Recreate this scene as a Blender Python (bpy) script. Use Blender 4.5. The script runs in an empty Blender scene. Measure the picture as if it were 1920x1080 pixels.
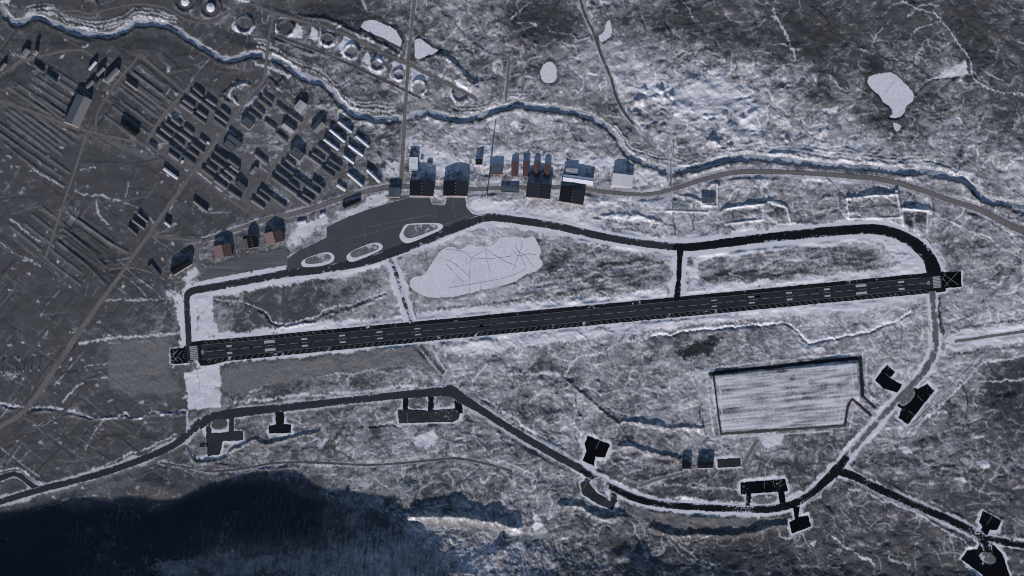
import bpy, bmesh, math, random
import numpy as np
from mathutils import Vector
from mathutils.geometry import tessellate_polygon

random.seed(7)
RNG = np.random.default_rng(11)
S = bpy.context.scene
C = S.collection
R = math.radians

# ------------------------------------------------------------------ camera, sky, sun, exposure
DIST, TILT, FPX = 12000.0, R(14.0), 6000.0          # camera 12 km up, leaning a little from the south
cam_d = bpy.data.cameras.new('camera')
cam = bpy.data.objects.new('camera', cam_d)
C.objects.link(cam)
CAM = Vector((0, -DIST * math.sin(TILT), DIST * math.cos(TILT)))
cam.location = CAM
cam.rotation_euler = (TILT, 0, 0)
cam_d.sensor_width = 36.0
cam_d.lens = 36.0 * FPX / 1920.0
cam_d.clip_start = 10.0
cam_d.clip_end = 60000.0
S.camera = cam

SUN_EL, SUN_AZ = R(13.5), R(187.0)                  # low winter sun, just west of south
W = bpy.data.worlds.new('World')
S.world = W
W.use_nodes = True
nt = W.node_tree
bg = nt.nodes['Background']
sky = nt.nodes.new('ShaderNodeTexSky')
sky.sky_type = 'NISHITA'
sky.sun_disc = False
sky.sun_elevation = SUN_EL
sky.sun_rotation = SUN_AZ
sky.altitude = 200
sky.air_density = 0.7
sky.dust_density = 0.2
nt.links.new(sky.outputs[0], bg.inputs[0])
bg.inputs[1].default_value = 0.085
sl = bpy.data.lights.new('sun', 'SUN')
sl.energy = 5.0
sl.angle = R(0.5)
sl.color = (1.0, 0.96, 0.93)
sun = bpy.data.objects.new('sun', sl)
C.objects.link(sun)
sun.rotation_euler = (math.pi / 2 - SUN_EL, 0, math.pi - SUN_AZ)   # beam travels to the north, a little east
sun.location = (0, -3000, 2000)
vs = S.view_settings
vs.view_transform = 'Standard'
vs.look = 'None'
vs.gamma = 1.0
vs.use_curve_mapping = False
vs.exposure = 0.32
S.cycles.filter_width = 1.0

# ------------------------------------------------------------------ map coordinates (survey sheet, 2 m per unit at the centre) to metres
ST, CT = math.sin(TILT), math.cos(TILT)
def at_np(px, py, z=0.0):
    dx = px - 960.0
    u = 540.0 - py
    ry = ST * FPX + CT * u
    rz = -CT * FPX + ST * u
    k = (z - CAM.z) / rz
    return k * dx, CAM.y + k * ry
def at(px, py, z=0.0):
    x, y = at_np(float(px), float(py), z)
    return Vector((x, y, z))

# ------------------------------------------------------------------ materials
def mat(name, build):
    m = bpy.data.materials.new(name)
    m.use_nodes = True
    n = m.node_tree
    for x in list(n.nodes): n.nodes.remove(x)
    out = n.nodes.new('ShaderNodeOutputMaterial')
    b = n.nodes.new('ShaderNodeBsdfPrincipled')
    n.links.new(b.outputs[0], out.inputs[0])
    b.inputs['Roughness'].default_value = 0.95
    b.inputs['Specular IOR Level'].default_value = 0.05
    build(n, b)
    return m
def node(n, t, **kw):
    x = n.nodes.new(t)
    for k, v in kw.items(): setattr(x, k, v)
    return x
def noise(n, scale, detail=4, rough=0.6, vec=None, dist=0.0):
    x = node(n, 'ShaderNodeTexNoise')
    x.inputs['Scale'].default_value = scale
    x.inputs['Detail'].default_value = detail
    x.inputs['Roughness'].default_value = rough
    x.inputs['Distortion'].default_value = dist
    if vec is not None: n.links.new(vec, x.inputs['Vector'])
    return x.outputs['Fac']
def ramp(n, src, a, b, lo=0.0, hi=1.0):
    x = node(n, 'ShaderNodeMapRange')
    x.inputs[1].default_value = a; x.inputs[2].default_value = b
    x.inputs[3].default_value = lo; x.inputs[4].default_value = hi
    n.links.new(src, x.inputs[0])
    return x.outputs[0]
def mix(n, fac, a, b):
    x = node(n, 'ShaderNodeMix', data_type='RGBA')
    for s, v in ((x.inputs[0], fac), (x.inputs[6], a), (x.inputs[7], b)):
        if hasattr(v, 'links'): n.links.new(v, s)
        elif isinstance(v, tuple): s.default_value = (*v, 1)
        else: s.default_value = v
    return x.outputs[2]
def math_(n, op, a, b, clamp=False):
    x = node(n, 'ShaderNodeMath', operation=op, use_clamp=clamp)
    for s, v in ((x.inputs[0], a), (x.inputs[1], b)):
        if hasattr(v, 'links'): n.links.new(v, s)
        else: s.default_value = v
    return x.outputs[0]
def objco(n, scale=(1, 1, 1), rot=0.0):
    c = node(n, 'ShaderNodeTexCoord')
    m = node(n, 'ShaderNodeMapping')
    m.inputs['Scale'].default_value = scale
    m.inputs['Rotation'].default_value = (0, 0, rot)
    n.links.new(c.outputs['Object'], m.inputs[0])
    return m.outputs[0]

SNOW = (0.70, 0.71, 0.82)
SOIL = (0.080, 0.076, 0.082)
TAN = (0.155, 0.140, 0.138)
DARK = (0.022, 0.024, 0.030)

def b_ground(n, b):
    co = objco(n)
    def attr(nm):
        a = node(n, 'ShaderNodeAttribute', attribute_name=nm)
        return a.outputs['Fac']
    f1 = noise(n, 0.11, 5, 0.7, co)
    f2 = noise(n, 0.02, 6, 0.65, co, 0.6)
    f3 = noise(n, 0.004, 4, 0.6, co)
    soil = mix(n, ramp(n, f2, 0.35, 0.68), (0.063, 0.064, 0.070), (0.110, 0.110, 0.117))
    soil = mix(n, ramp(n, f3, 0.4, 0.65, 0, 0.5), soil, (0.098, 0.092, 0.094))
    soil = mix(n, ramp(n, f1, 0.3, 0.75, 0, 0.30), soil, (0.15, 0.148, 0.158))
    tan = mix(n, ramp(n, f1, 0.3, 0.7), (0.152, 0.147, 0.150), (0.255, 0.247, 0.250))
    c = mix(n, attr('tan'), soil, tan)
    dk = mix(n, ramp(n, f1, 0.3, 0.8), (0.014, 0.015, 0.020), (0.04, 0.042, 0.048))
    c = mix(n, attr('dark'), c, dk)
    sa = attr('snow')
    k_ = ramp(n, sa, 0.04, 0.34, 0.10, 1.0)
    s = math_(n, 'ADD', sa, math_(n, 'MULTIPLY', ramp(n, f1, 0.25, 0.75, -0.17, 0.17), k_))
    s = math_(n, 'ADD', s, ramp(n, f2, 0.3, 0.7, -0.10, 0.10))
    s = ramp(n, s, 0.08, 0.84)
    sn = mix(n, f2, (0.66, 0.645, 0.69), (0.81, 0.79, 0.84))
    c = mix(n, s, c, sn)
    n.links.new(c, b.inputs['Base Color'])
    bp = node(n, 'ShaderNodeBump')
    bp.inputs['Strength'].default_value = 0.5
    bp.inputs['Distance'].default_value = 0.8
    n.links.new(f1, bp.inputs['Height'])
    n.links.new(bp.outputs[0], b.inputs['Normal'])
M = {}
M['ground'] = mat('ground_soil_and_snow', b_ground)

def paved(name, c0, c1, snow=0.0, sscale=0.08, streak=None, edge=(0.62, 0.63, 0.73), ek=0.20):
    """worn surface; snow = share lying on it, 'edge' attribute lets drifts creep in from the sides"""
    def bld(n, b):
        co = objco(n)
        f1 = noise(n, 0.15, 5, 0.7, co)
        f2 = noise(n, 0.012, 5, 0.6, co, 0.4)
        c = mix(n, ramp(n, f2, 0.3, 0.7), c0, c1)
        c = mix(n, ramp(n, f1, 0.35, 0.75, 0, 0.35), c, tuple(min(1, x * 1.8) for x in c1))
        if streak is not None:
            st = noise(n, 1.0, 4, 0.6, objco(n, (0.004, 0.16, 1), streak))
            c = mix(n, ramp(n, st, 0.45, 0.75, 0, 0.55), c, tuple(x * 1.9 for x in c1))
            st2 = noise(n, 1.0, 3, 0.6, objco(n, (0.002, 0.09, 1), streak))
            c = mix(n, ramp(n, st2, 0.5, 0.8, 0, 0.5), c, tuple(x * 0.5 for x in c0))
        e = node(n, 'ShaderNodeAttribute', attribute_name='edge').outputs['Fac']
        s1 = noise(n, sscale, 6, 0.75, co, 0.5)
        s2 = noise(n, 0.009, 3, 0.6, co)
        k = math_(n, 'ADD', s1, ramp(n, s2, 0.35, 0.7, -0.15, 0.13))
        k = math_(n, 'ADD', k, math_(n, 'MULTIPLY', e, ek))
        c = mix(n, ramp(n, k, 0.70 - snow, 0.80 - snow), c, edge)
        n.links.new(c, b.inputs['Base Color'])
    return mat(name, bld)
RWA = math.atan2(133 * 1.0, 1395)
SOILC = (0.085, 0.080, 0.084)
M['runway'] = paved('runway_asphalt', (0.020, 0.0245, 0.032), (0.028, 0.033, 0.041), -0.2, 0.08, -RWA)
M['shoulder'] = paved('black_shoulder_asphalt', (0.005, 0.006, 0.008), (0.014, 0.015, 0.018), 0.10, 0.05, -RWA)
M['taxi_dark'] = paved('dark_taxiway_asphalt', (0.0055, 0.0065, 0.009), (0.011, 0.0125, 0.016), 0.02)
M['taxi_snowy'] = paved('taxiway_asphalt_with_blown_snow', (0.005, 0.006, 0.008), (0.011, 0.012, 0.015), 0.085, 0.14)
M['taxi_grey'] = paved('grey_taxiway', (0.026, 0.029, 0.036), (0.038, 0.042, 0.049), 0.02)
M['taxi_link'] = paved('snowy_grey_taxiway', (0.036, 0.040, 0.047), (0.055, 0.058, 0.066), 0.21, 0.05)
M['apron'] = paved('apron_concrete', (0.058, 0.065, 0.075), (0.080, 0.087, 0.098), -0.02, 0.06)
M['apron_pale'] = paved('pale_apron', (0.085, 0.090, 0.098), (0.125, 0.130, 0.140), 0.05, 0.05, R(-12))
M['pad'] = paved('hardstand_asphalt', (0.002, 0.0025, 0.004), (0.005, 0.0055, 0.008), 0.055, 0.12)
M['pad_grey'] = paved('grey_hardstand', (0.022, 0.023, 0.027), (0.042, 0.043, 0.046), 0.11)
M['gravel'] = paved('gravel_road', (0.120, 0.112, 0.112), (0.180, 0.168, 0.165), 0.03, 0.08, None, SOILC, 0.26)
M['gravel_dark'] = paved('dark_gravel_road', (0.060, 0.056, 0.060), (0.100, 0.094, 0.095), 0.09, 0.08, None, (0.3, 0.3, 0.34), 0.2)
M['gravel_snowy'] = paved('gravel_road_under_snow', (0.12, 0.115, 0.12), (0.22, 0.215, 0.23), 0.19, 0.035)
M['taxi_worn'] = paved('worn_snowy_taxiway', (0.08, 0.08, 0.086), (0.17, 0.167, 0.174), 0.17, 0.05)
M['island'] = paved('island_ground', (0.09, 0.09, 0.096), (0.17, 0.168, 0.176), 0.19, 0.06)
M['paint'] = paved('runway_paint', (0.30, 0.305, 0.33), (0.42, 0.425, 0.46), -0.16, 0.12)
M['patch_dark'] = paved('dark_asphalt_patch', (0.015, 0.018, 0.024), (0.024, 0.028, 0.035), -0.2, 0.08, -RWA)
M['patch_light'] = paved('light_asphalt_patch', (0.026, 0.030, 0.037), (0.036, 0.041, 0.049), -0.2, 0.08, -RWA)
M['dash'] = paved('faded_dash_paint', (0.11, 0.115, 0.125), (0.20, 0.205, 0.22), -0.2)
M['paint_worn'] = paved('worn_paint', (0.10, 0.10, 0.11), (0.20, 0.20, 0.22), -0.2)
M['seam'] = paved('pavement_seam', (0.16, 0.165, 0.175), (0.24, 0.245, 0.26), -0.2)
M['crack'] = paved('ice_crack', (0.20, 0.21, 0.25), (0.32, 0.33, 0.38), -0.2)

def b_ice(n, b):
    co = objco(n)
    f1 = noise(n, 0.09, 6, 0.75, co)
    f2 = noise(n, 0.012, 4, 0.6, co, 0.5)
    c = mix(n, ramp(n, f1, 0.3, 0.7), (0.62, 0.605, 0.65), (0.87, 0.85, 0.90))
    c = mix(n, ramp(n, f2, 0.52, 0.74, 0, 0.4), c, (0.44, 0.44, 0.50))
    n.links.new(c, b.inputs['Base Color'])
    bp = node(n, 'ShaderNodeBump')
    bp.inputs['Strength'].default_value = 0.55
    bp.inputs['Distance'].default_value = 0.5
    n.links.new(f1, bp.inputs['Height'])
    n.links.new(bp.outputs[0], b.inputs['Normal'])
M['ice'] = mat('snow_covered_ice', b_ice)
def b_river(n, b):
    co = objco(n)
    f1 = noise(n, 0.07, 6, 0.75, co, 0.4)
    f2 = noise(n, 0.008, 4, 0.6, co, 0.5)
    c = mix(n, ramp(n, f2, 0.35, 0.62), (0.16, 0.21, 0.28), (0.62, 0.63, 0.70))
    c = mix(n, ramp(n, f1, 0.48, 0.68, 0, 0.6), c, (0.10, 0.13, 0.18))
    n.links.new(c, b.inputs['Base Color'])
M['river'] = mat('river_ice', b_river)

def plain(name, col, var=0.18, snow=0.0, scale=0.3):
    def bld(n, b):
        co = objco(n)
        f = noise(n, scale, 5, 0.7, co)
        oi = node(n, 'ShaderNodeObjectInfo')
        lo = tuple(x * (1 - var) for x in col); hi = tuple(x * (1 + var) for x in col)
        c = mix(n, ramp(n, f, 0.3, 0.7), lo, hi)
        d = mix(n, oi.outputs['Random'], tuple(x * 0.75 for x in col), tuple(min(1, x * 1.25) for x in col))
        c = mix(n, 0.5, c, d)
        if snow > 0:
            s = noise(n, 0.12, 5, 0.7, co, 0.3)
            c = mix(n, ramp(n, s, 0.70 - snow, 0.80 - snow), c, (0.66, 0.67, 0.76))
        n.links.new(c, b.inputs['Base Color'])
    return mat(name, bld)
M['roof_grey'] = plain('grey_roofing', (0.150, 0.143, 0.145), 0.2, -0.05)
M['roof_mid'] = plain('mid_grey_metal_roof', (0.22, 0.21, 0.22), 0.1)
M['roof_light'] = plain('light_grey_metal_roof', (0.42, 0.41, 0.43), 0.1)
M['roof_white'] = plain('white_metal_roof', (0.74, 0.74, 0.80), 0.06)
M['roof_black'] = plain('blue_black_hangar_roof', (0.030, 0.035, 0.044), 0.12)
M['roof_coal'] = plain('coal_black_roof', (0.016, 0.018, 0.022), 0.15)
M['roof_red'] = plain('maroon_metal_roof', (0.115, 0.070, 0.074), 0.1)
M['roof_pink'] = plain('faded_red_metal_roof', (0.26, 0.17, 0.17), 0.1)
M['roof_slate'] = plain('slate_blue_roof', (0.085, 0.105, 0.125), 0.12)
M['wall_pale'] = plain('pale_wall_cladding', (0.105, 0.102, 0.104), 0.1)
M['wall_grey'] = plain('grey_wall_cladding', (0.06, 0.058, 0.06), 0.15)
M['wall_white'] = plain('white_wall_cladding', (0.24, 0.235, 0.24), 0.08)
M['wall_orange'] = plain('rusty_orange_wall', (0.13, 0.062, 0.045), 0.1)
M['door_pink'] = plain('faded_pink_hangar_door', (0.200, 0.165, 0.165), 0.12)
M['door_grey'] = plain('grey_door', (0.09, 0.09, 0.095), 0.1)
M['tank_white'] = plain('white_tank_steel', (0.72, 0.72, 0.76), 0.05)
M['metal'] = plain('galvanised_metal', (0.24, 0.24, 0.26), 0.1)
M['concrete'] = plain('concrete', (0.26, 0.25, 0.25), 0.1)
M['timber'] = plain('dark_timber', (0.05, 0.045, 0.042), 0.2)

# ------------------------------------------------------------------ raster of the terrain (numpy)
STEP = 1.6
RXv = np.arange(-240, 2160.1, STEP)
RYv = np.arange(-160, 1400.1, STEP)
NX, NY = len(RXv), len(RYv)
PX, PY = np.meshgrid(RXv, RYv)
def spectral(beta, lmin, lmax, ax=1.0, seed=0, ang=0.0):
    """gaussian noise field, wavelengths lmin..lmax map units, ax > 1 stretches it along the direction ang"""
    r = np.random.default_rng(seed)
    f = np.fft.rfft2(r.standard_normal((NY, NX)))
    ky = np.fft.fftfreq(NY, STEP)[:, None]
    kx = np.fft.rfftfreq(NX, STEP)[None, :]
    ca, sa = math.cos(ang), math.sin(ang)
    k = np.hypot((kx * ca + ky * sa) * ax, -kx * sa + ky * ca)
    k[0, 0] = 1
    a = k ** (-beta)
    a *= 1 / (1 + (k * lmin) ** 8) / (1 + (1 / np.maximum(k * lmax, 1e-9)) ** 8)
    a[0, 0] = 0
    g = np.fft.irfft2(f * a, (NY, NX))
    return g / g.std()
def sm(x, a, b):
    t = np.clip((x - a) / (b - a), 0, 1)
    return t * t * (3 - 2 * t)
WXP = PX + 1.5 * spectral(1.5, 20, 120, seed=1) + 0.8 * spectral(1.0, 5, 20, seed=2)
WYP = PY + 1.5 * spectral(1.5, 20, 120, seed=3) + 0.8 * spectral(1.0, 5, 20, seed=4)
N_mid = spectral(1.3, 8, 90, seed=5)
N_fine = spectral(0.9, 3.5, 16, seed=6)
N_big = spectral(1.7, 60, 400, seed=7)
N_ew = spectral(1.1, 4, 60, ax=4.0, seed=8, ang=-0.12)
N_ns = spectral(1.1, 4, 60, ax=0.25, seed=9, ang=0.0)

def smooth_path(pts, closed=False, d=3.0):
    """Catmull-Rom through pts, resampled"""
    P = [np.array(p[:2], float) for p in pts]
    if len(P) == 2 and not closed:
        n = max(2, int(np.linalg.norm(P[1] - P[0]) / d) + 1)
        return np.array([P[0] + (P[1] - P[0]) * i / (n - 1) for i in range(n)])
    out = []
    n = len(P)
    rng = range(n) if closed else range(n - 1)
    for i in rng:
        if closed: a, b, c, e = P[i - 1], P[i], P[(i + 1) % n], P[(i + 2) % n]
        else: a, b, c, e = P[max(i - 1, 0)], P[i], P[i + 1], P[min(i + 2, n - 1)]
        m = max(1, int(np.linalg.norm(c - b) / d))
        for k in range(m):
            t = k / m
            out.append(0.5 * (2 * b + (c - a) * t + (2 * a - 5 * b + 4 * c - e) * t * t + (3 * b - a - 3 * c + e) * t ** 3))
    if not closed: out.append(P[-1])
    return np.array(out)
def window(pts, pad):
    p = np.asarray(pts)
    x0, y0 = p.min(0) - pad; x1, y1 = p.max(0) + pad
    i0 = max(0, int((x0 - RXv[0]) / STEP)); i1 = min(NX, int((x1 - RXv[0]) / STEP) + 2)
    j0 = max(0, int((y0 - RYv[0]) / STEP)); j1 = min(NY, int((y1 - RYv[0]) / STEP) + 2)
    return slice(j0, max(j1, j0)), slice(i0, max(i1, i0))
def seg_dist(X, Y, path):
    """distance to a polyline; also a signed side (+ = south / below)"""
    D = np.full(X.shape, 1e9)
    for a, b in zip(path[:-1], path[1:]):
        v = b - a
        L = v @ v
        if L < 1e-9: continue
        m = 60
        t = np.clip(((X - a[0]) * v[0] + (Y - a[1]) * v[1]) / L, 0, 1)
        np.minimum(D, np.hypot(X - a[0] - t * v[0], Y - a[1] - t * v[1]), out=D)
    return D
def line_dist(pts, reach, warp=True, smooth=True, d=9.0):
    path = smooth_path(pts, d=d) if smooth else np.array(pts, float)
    out = None
    # work in short chunks so each distance field stays small
    full = window(path, reach + 6)
    D = np.full((full[0].stop - full[0].start, full[1].stop - full[1].start), 1e9)
    n = 6
    for i in range(0, len(path) - 1, n):
        ch = path[i:i + n + 1]
        w = window(ch, reach + 6)
        if w[0].stop <= w[0].start or w[1].stop <= w[1].start: continue
        X = (WXP if warp else PX)[w]; Y = (WYP if warp else PY)[w]
        d_ = seg_dist(X, Y, ch)
        sub = (slice(w[0].start - full[0].start, w[0].stop - full[0].start), slice(w[1].start - full[1].start, w[1].stop - full[1].start))
        D[sub] = np.minimum(D[sub], d_)
    return full, D
def poly_sdf(pts, reach, warp=True):
    """signed distance, negative inside"""
    path = np.array(pts, float)
    path = np.vstack([path, path[:1]])
    w = window(path, reach + 6)
    X = (WXP if warp else PX)[w]; Y = (WYP if warp else PY)[w]
    D = seg_dist(X, Y, path)
    ins = np.zeros(X.shape, bool)
    for a, b in zip(path[:-1], path[1:]):
        if a[1] == b[1]: continue
        c = (a[1] > Y) != (b[1] > Y)
        ins ^= c & (X < (b[0] - a[0]) * (Y - a[1]) / (b[1] - a[1]) + a[0])
    return w, np.where(ins, -D, D)

def coarse(rows, cell):
    g = np.array([[int(ch) for ch in r] for r in rows], float) / 9.0
    gx = (RXv - cell / 2) / cell; gy = (RYv - cell / 2) / cell
    gx = np.clip(gx, 0, g.shape[1] - 1.001); gy = np.clip(gy, 0, g.shape[0] - 1.001)
    ix = gx.astype(int); iy = gy.astype(int)
    fx = sm(gx - ix, 0, 1); fy = sm(gy - iy, 0, 1)
    a = g[iy][:, ix]; b = g[iy][:, ix + 1]; c = g[iy + 1][:, ix]; d = g[iy + 1][:, ix + 1]
    fx = fx[None, :]; fy = fy[:, None]
    return (a * (1 - fx) + b * fx) * (1 - fy) + (c * (1 - fx) + d * fx) * fy
SNOWMAP = coarse([
 '11111122211233442243322222211212',
 '10010011233444453465553322333422',
 '11111001135555554567677654434532',
 '00110001122346566655678765533333',
 '00000000111356666666667777765554',
 '00001000011255566666666666666666',
 '00111101234555677777766655566655',
 '00111122356777887667766666776555',
 '00111244334467887555666556776555',
 '00011253223466776666777777776667'[:32],
 '00112254444456667776545666666667',
 '00122152333345665555565666656764',
 '01111143344444555554567777655553',
 '01111233344455555554445555555443',
 '01111233344455554445444433444444',
 '11111111223344444444443333333433',
 '11221122223456554433333322333333',
 '11221234455666665443333322222333'], 60)
ROUGH = coarse([
 '2222446656655455',
 '2222455556775555',
 '1112235565666666',
 '1111223335465545',
 '1122232367454335',
 '1121244544444454',
 '2222444565521555',
 '2223444565555556',
 '2334445666666666'], 120)

SNOWMAP *= 1 - 0.22 * sm(PY, 830, 940) * sm(PX, 950, 1100) - 0.10 * sm(PY, 640, 760) * sm(PX, 1650, 1800)
snow = np.zeros((NY, NX)); tan = np.zeros((NY, NX)); dark = np.zeros((NY, NX))
amp = 0.05 + 0.80 * SNOWMAP * (1 - SNOWMAP) * sm(SNOWMAP, 0.05, 0.5)
ew_w = sm(PY, 60, 200) * (1 - sm(PY, 880, 960))
N_s = spectral(0.6, 2.6, 8, seed=22)
tex = 0.52 * N_mid + 0.34 * N_fine + 0.50 * N_big + 0.36 * N_ew * ew_w + 0.14 * N_s + 0.3 * N_ns * sm(PY, 890, 960)
def veins(lmin, lmax, w_, seed, ax=1.0, ang=0.0, beta=1.6):
    n = spectral(beta, lmin, lmax, ax=ax, seed=seed, ang=ang)
    gy_, gx_ = np.gradient(n)
    d_ = np.abs(n) / (np.hypot(gx_, gy_) + 0.012) * STEP          # about the distance to the zero line, in sheet units
    return np.exp(-(d_ / w_) ** 2)
brk = sm(spectral(1.5, 30, 150, seed=60), -0.4, 0.8)
vw = veins(26, 140, 1.5, 61) * brk * 0.8 + veins(14, 60, 1.1, 62, 1.8, -0.2) * sm(spectral(1.5, 20, 120, seed=63), 0.0, 1.0) * 0.8
vd = veins(22, 120, 1.3, 64, 1.5, 0.3) * sm(spectral(1.5, 30, 150, seed=65), -0.2, 0.9) * 0.8 + veins(10, 40, 1.0, 66) * sm(spectral(1.5, 20, 120, seed=67), 0.1, 1.1) * 0.7
snow = np.clip(SNOWMAP ** 1.65 * 0.78 + 0.015 + amp * 0.46 * tex, 0, 1)
thin = np.clip(0.9 * np.maximum(0, spectral(1.0, 3.5, 40, seed=21) - 1.25), 0, 1)   # scattered small drifts on the bare ground
snow = np.clip(snow + thin * (0.12 + 0.5 * SNOWMAP), 0, 1)
def streaks(seed, ax, ang, lo, hi, lmin=3.0, lmax=30):
    return sm(spectral(1.0, lmin, lmax, ax=ax, seed=seed, ang=ang), lo, hi)
mod = sm(spectral(1.6, 40, 200, seed=80), -0.6, 0.8)
ws = streaks(81, 4.5, -0.15, 1.15, 1.7) * mod + streaks(82, 3.5, 0.5, 1.25, 1.8) * (1 - mod)
ds = streaks(83, 4.0, -0.25, 1.2, 1.75) * (1 - mod) + streaks(84, 3.0, 0.6, 1.25, 1.8) * mod
snow = np.clip(snow + 0.55 * ws * (0.15 + SNOWMAP) * (0.3 + ROUGH), 0, 1) * (1 - 0.6 * ds * (0.3 + ROUGH))
vk = 0.25 + 0.9 * ROUGH
snow = np.clip(snow + 0.75 * vw * vk * (0.35 + SNOWMAP), 0, 1) * (1 - 0.65 * vd * vk)
dark = np.clip(0.5 * vd * vk + 0.45 * ds * ROUGH, 0, 1)
snow *= 0.97
H = np.zeros((NY, NX))
H += ROUGH * (1.9 * vd - 1.6 * vw + 0.8 * ds - 0.5 * ws)
micro = 0.62 * spectral(1.8, 5, 34, seed=12) + 0.24 * spectral(1.2, 3.4, 10, seed=13) + 0.5 * spectral(1.6, 5, 40, ax=3.0, seed=14, ang=-0.15) * ew_w
H += micro * (0.07 + 0.8 * ROUGH ** 1.3)
H += 1.4 * spectral(2.2, 30, 200, seed=15) * (0.15 + ROUGH)
H += 1.5 * spectral(1.9, 14, 80, seed=16) * ROUGH ** 1.5
H += 1.1 * np.abs(spectral(1.6, 18, 90, ax=2.0, seed=17, ang=-0.3)) * ROUGH ** 1.5

# ---- the mountain south of the field; its crest lies beyond the picture
ex = np.array([-400, 0, 70, 130, 170, 240, 330, 390, 450, 520, 560, 600, 660, 740, 780, 860, 950, 1050, 1200, 1500, 1920, 2400], float) - 30
ey = np.array([980, 966, 950, 934, 946, 938, 946, 918, 896, 888, 898, 922, 930, 944, 975, 1045, 1085, 1105, 1118, 1120, 1120, 1120], float)
edge = np.interp(RXv, ex, ey)
crest = np.interp(RXv, [-400, 100, 300, 420, 700, 800, 1000, 1300, 2000], [1260, 1250, 1190, 1140, 1140, 1150, 1170, 1190, 1200])
crestH = math.tan(SUN_EL) * 2.0 * (crest - edge) * 1.02
foot = np.interp(RXv, [-400, 100, 200, 330, 420, 700, 800, 1000, 2000], [1150, 1120, 1040, 985, 955, 965, 985, 1000, 1080])
tt = np.clip((PY - foot[None, :]) / (crest - foot)[None, :], 0, 1.0)
MT = crestH[None, :] * (0.35 * tt + 0.65 * sm(tt, 0, 1))
MT *= 1 + 0.05 * spectral(1.5, 20, 120, ax=0.3, seed=31) * sm(tt, 0.02, 0.3) * (1 - sm(tt, 0.6, 0.85))
H0 = H * (1 - sm(tt, 0.45, 0.7)); snow0 = snow.copy(); dark0 = dark.copy()
H = H0 + MT

FLAT = np.zeros((NY, NX))                      # where pavement lies: ground graded level
def add(kind, w_, st, pts, rough=1.0, height=0.0, warp=True, smooth=True):
    """S snow, D dark, T tan ground along a line of width w_; height makes a bank (+) or a ditch (-)"""
    reach = w_ * 2.2 + 4
    win, D = line_dist(pts, reach, warp, smooth)
    if not D.size: return
    nz = 1 + rough * (0.30 * N_fine[win] + 0.25 * N_mid[win])
    m = st * sm(-D, -w_ * 0.5 * np.clip(nz, 0.1, 2.2) - 0.8, -w_ * 0.5 * np.clip(nz, 0.1, 2.2) * 0.55 + 0.2)
    if kind == 'S':
        snow[win] = np.maximum(snow[win], m); dark[win] *= 1 - m
    elif kind == 'D':
        dark[win] = np.maximum(dark[win], m); snow[win] *= 1 - m
    elif kind == 'T':
        tan[win] = np.maximum(tan[win], m); snow[win] *= 1 - m; dark[win] *= 1 - m
    elif kind == 'G':
        snow[win] *= 1 - m; dark[win] *= 1 - m
    if height: H[win] += height * np.exp(-(D / (w_ * 0.62)) ** 2)
def area(kind, st, pts, soft=4.0, rough=1.0, height=0.0, hsoft=6.0, warp=True):
    win, D = poly_sdf(pts, max(soft, hsoft) * 2 + 4, warp)
    if not D.size: return
    m = st * sm(-D + rough * soft * 0.7 * (N_mid[win] * 0.6 + N_fine[win] * 0.6), -soft, soft)
    if kind == 'S':
        snow[win] = np.maximum(snow[win], m); dark[win] *= 1 - m
    elif kind == 'D':
        dark[win] = np.maximum(dark[win], m); snow[win] *= 1 - m
    elif kind == 'T':
        tan[win] = np.maximum(tan[win], m); snow[win] *= 1 - m; dark[win] *= 1 - m
    elif kind == 'G':
        snow[win] *= 1 - m; dark[win] *= 1 - m; tan[win] *= 1 - m
    elif kind == 'g':                         # half cover
        snow[win] = snow[win] * (1 - m) + m * np.clip(0.27 + 0.20 * N_ew[win] + 0.10 * N_fine[win], 0, 1)
    if height: H[win] += height * sm(-D, -hsoft, hsoft * 0.2)
def bank(h, w_, pts, warp=True, smooth=True):
    win, D = line_dist(pts, w_ * 3, warp, smooth)
    if D.size: H[win] += h * np.exp(-(D / (w_ * 0.6)) ** 2)
def mound(x, y, r, h):
    win = window([(x - r * 2, y - r * 2), (x + r * 2, y + r * 2)], 4)
    d = np.hypot(WXP[win] - x, WYP[win] - y) / r
    H[win] += h * np.exp(-d ** 2 * 1.4)
def ring(x, y, r, w_, h, floor=None):
    win = window([(x - r * 1.8, y - r * 1.8), (x + r * 1.8, y + r * 1.8)], 6)
    d = np.hypot(PX[win] - x, (PY[win] - y))
    H[win] += h * np.exp(-((d - r) / w_) ** 2)
    m = sm(-d, -r + 1, -r + 4)
    if floor is not None:
        snow[win] = snow[win] * (1 - m) + floor * m
        H[win] *= 1 - 0.85 * m

# ================================================================== ground features, area by area
# --- gravel and bare ground
area('T', 1.0, [(415,692),(480,682),(600,670),(780,655),(822,682),(822,694),(760,688),(700,696),(600,708),(480,728),(415,740)], 5)
area('T', 0.75, [(205,628),(320,628),(345,690),(346,735),(300,745),(200,735),(170,700),(190,650)], 8)
area('G', 0.9, [(205,640),(318,640),(340,690),(345,735),(300,745),(200,735),(170,690)], 8)
area('T', 0.7, [(10,20),(100,15),(180,38),(230,42),(285,18),(330,25),(345,48),(290,34),(250,42),(215,56),(150,50),(90,30),(30,32)], 4)
area('T', 0.55, [(520,95),(620,140),(700,190),(755,205),(690,212),(640,180),(600,150),(540,120)], 5)
area('T', 0.5, [(760,185),(850,200),(890,195),(950,190),(1000,175),(1110,190),(1170,225),(1230,275),(1250,300),(1200,290),(1160,240),(1110,212),(1000,192),(900,212),(840,212),(760,208)], 5)
area('T', 0.75, [(1180,945),(1260,965),(1480,968),(1460,985),(1380,992),(1280,990),(1200,975)], 5)
area('T', 0.6, [(140,930),(260,885),(330,855),(300,870),(240,905),(120,952)], 4)
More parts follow.
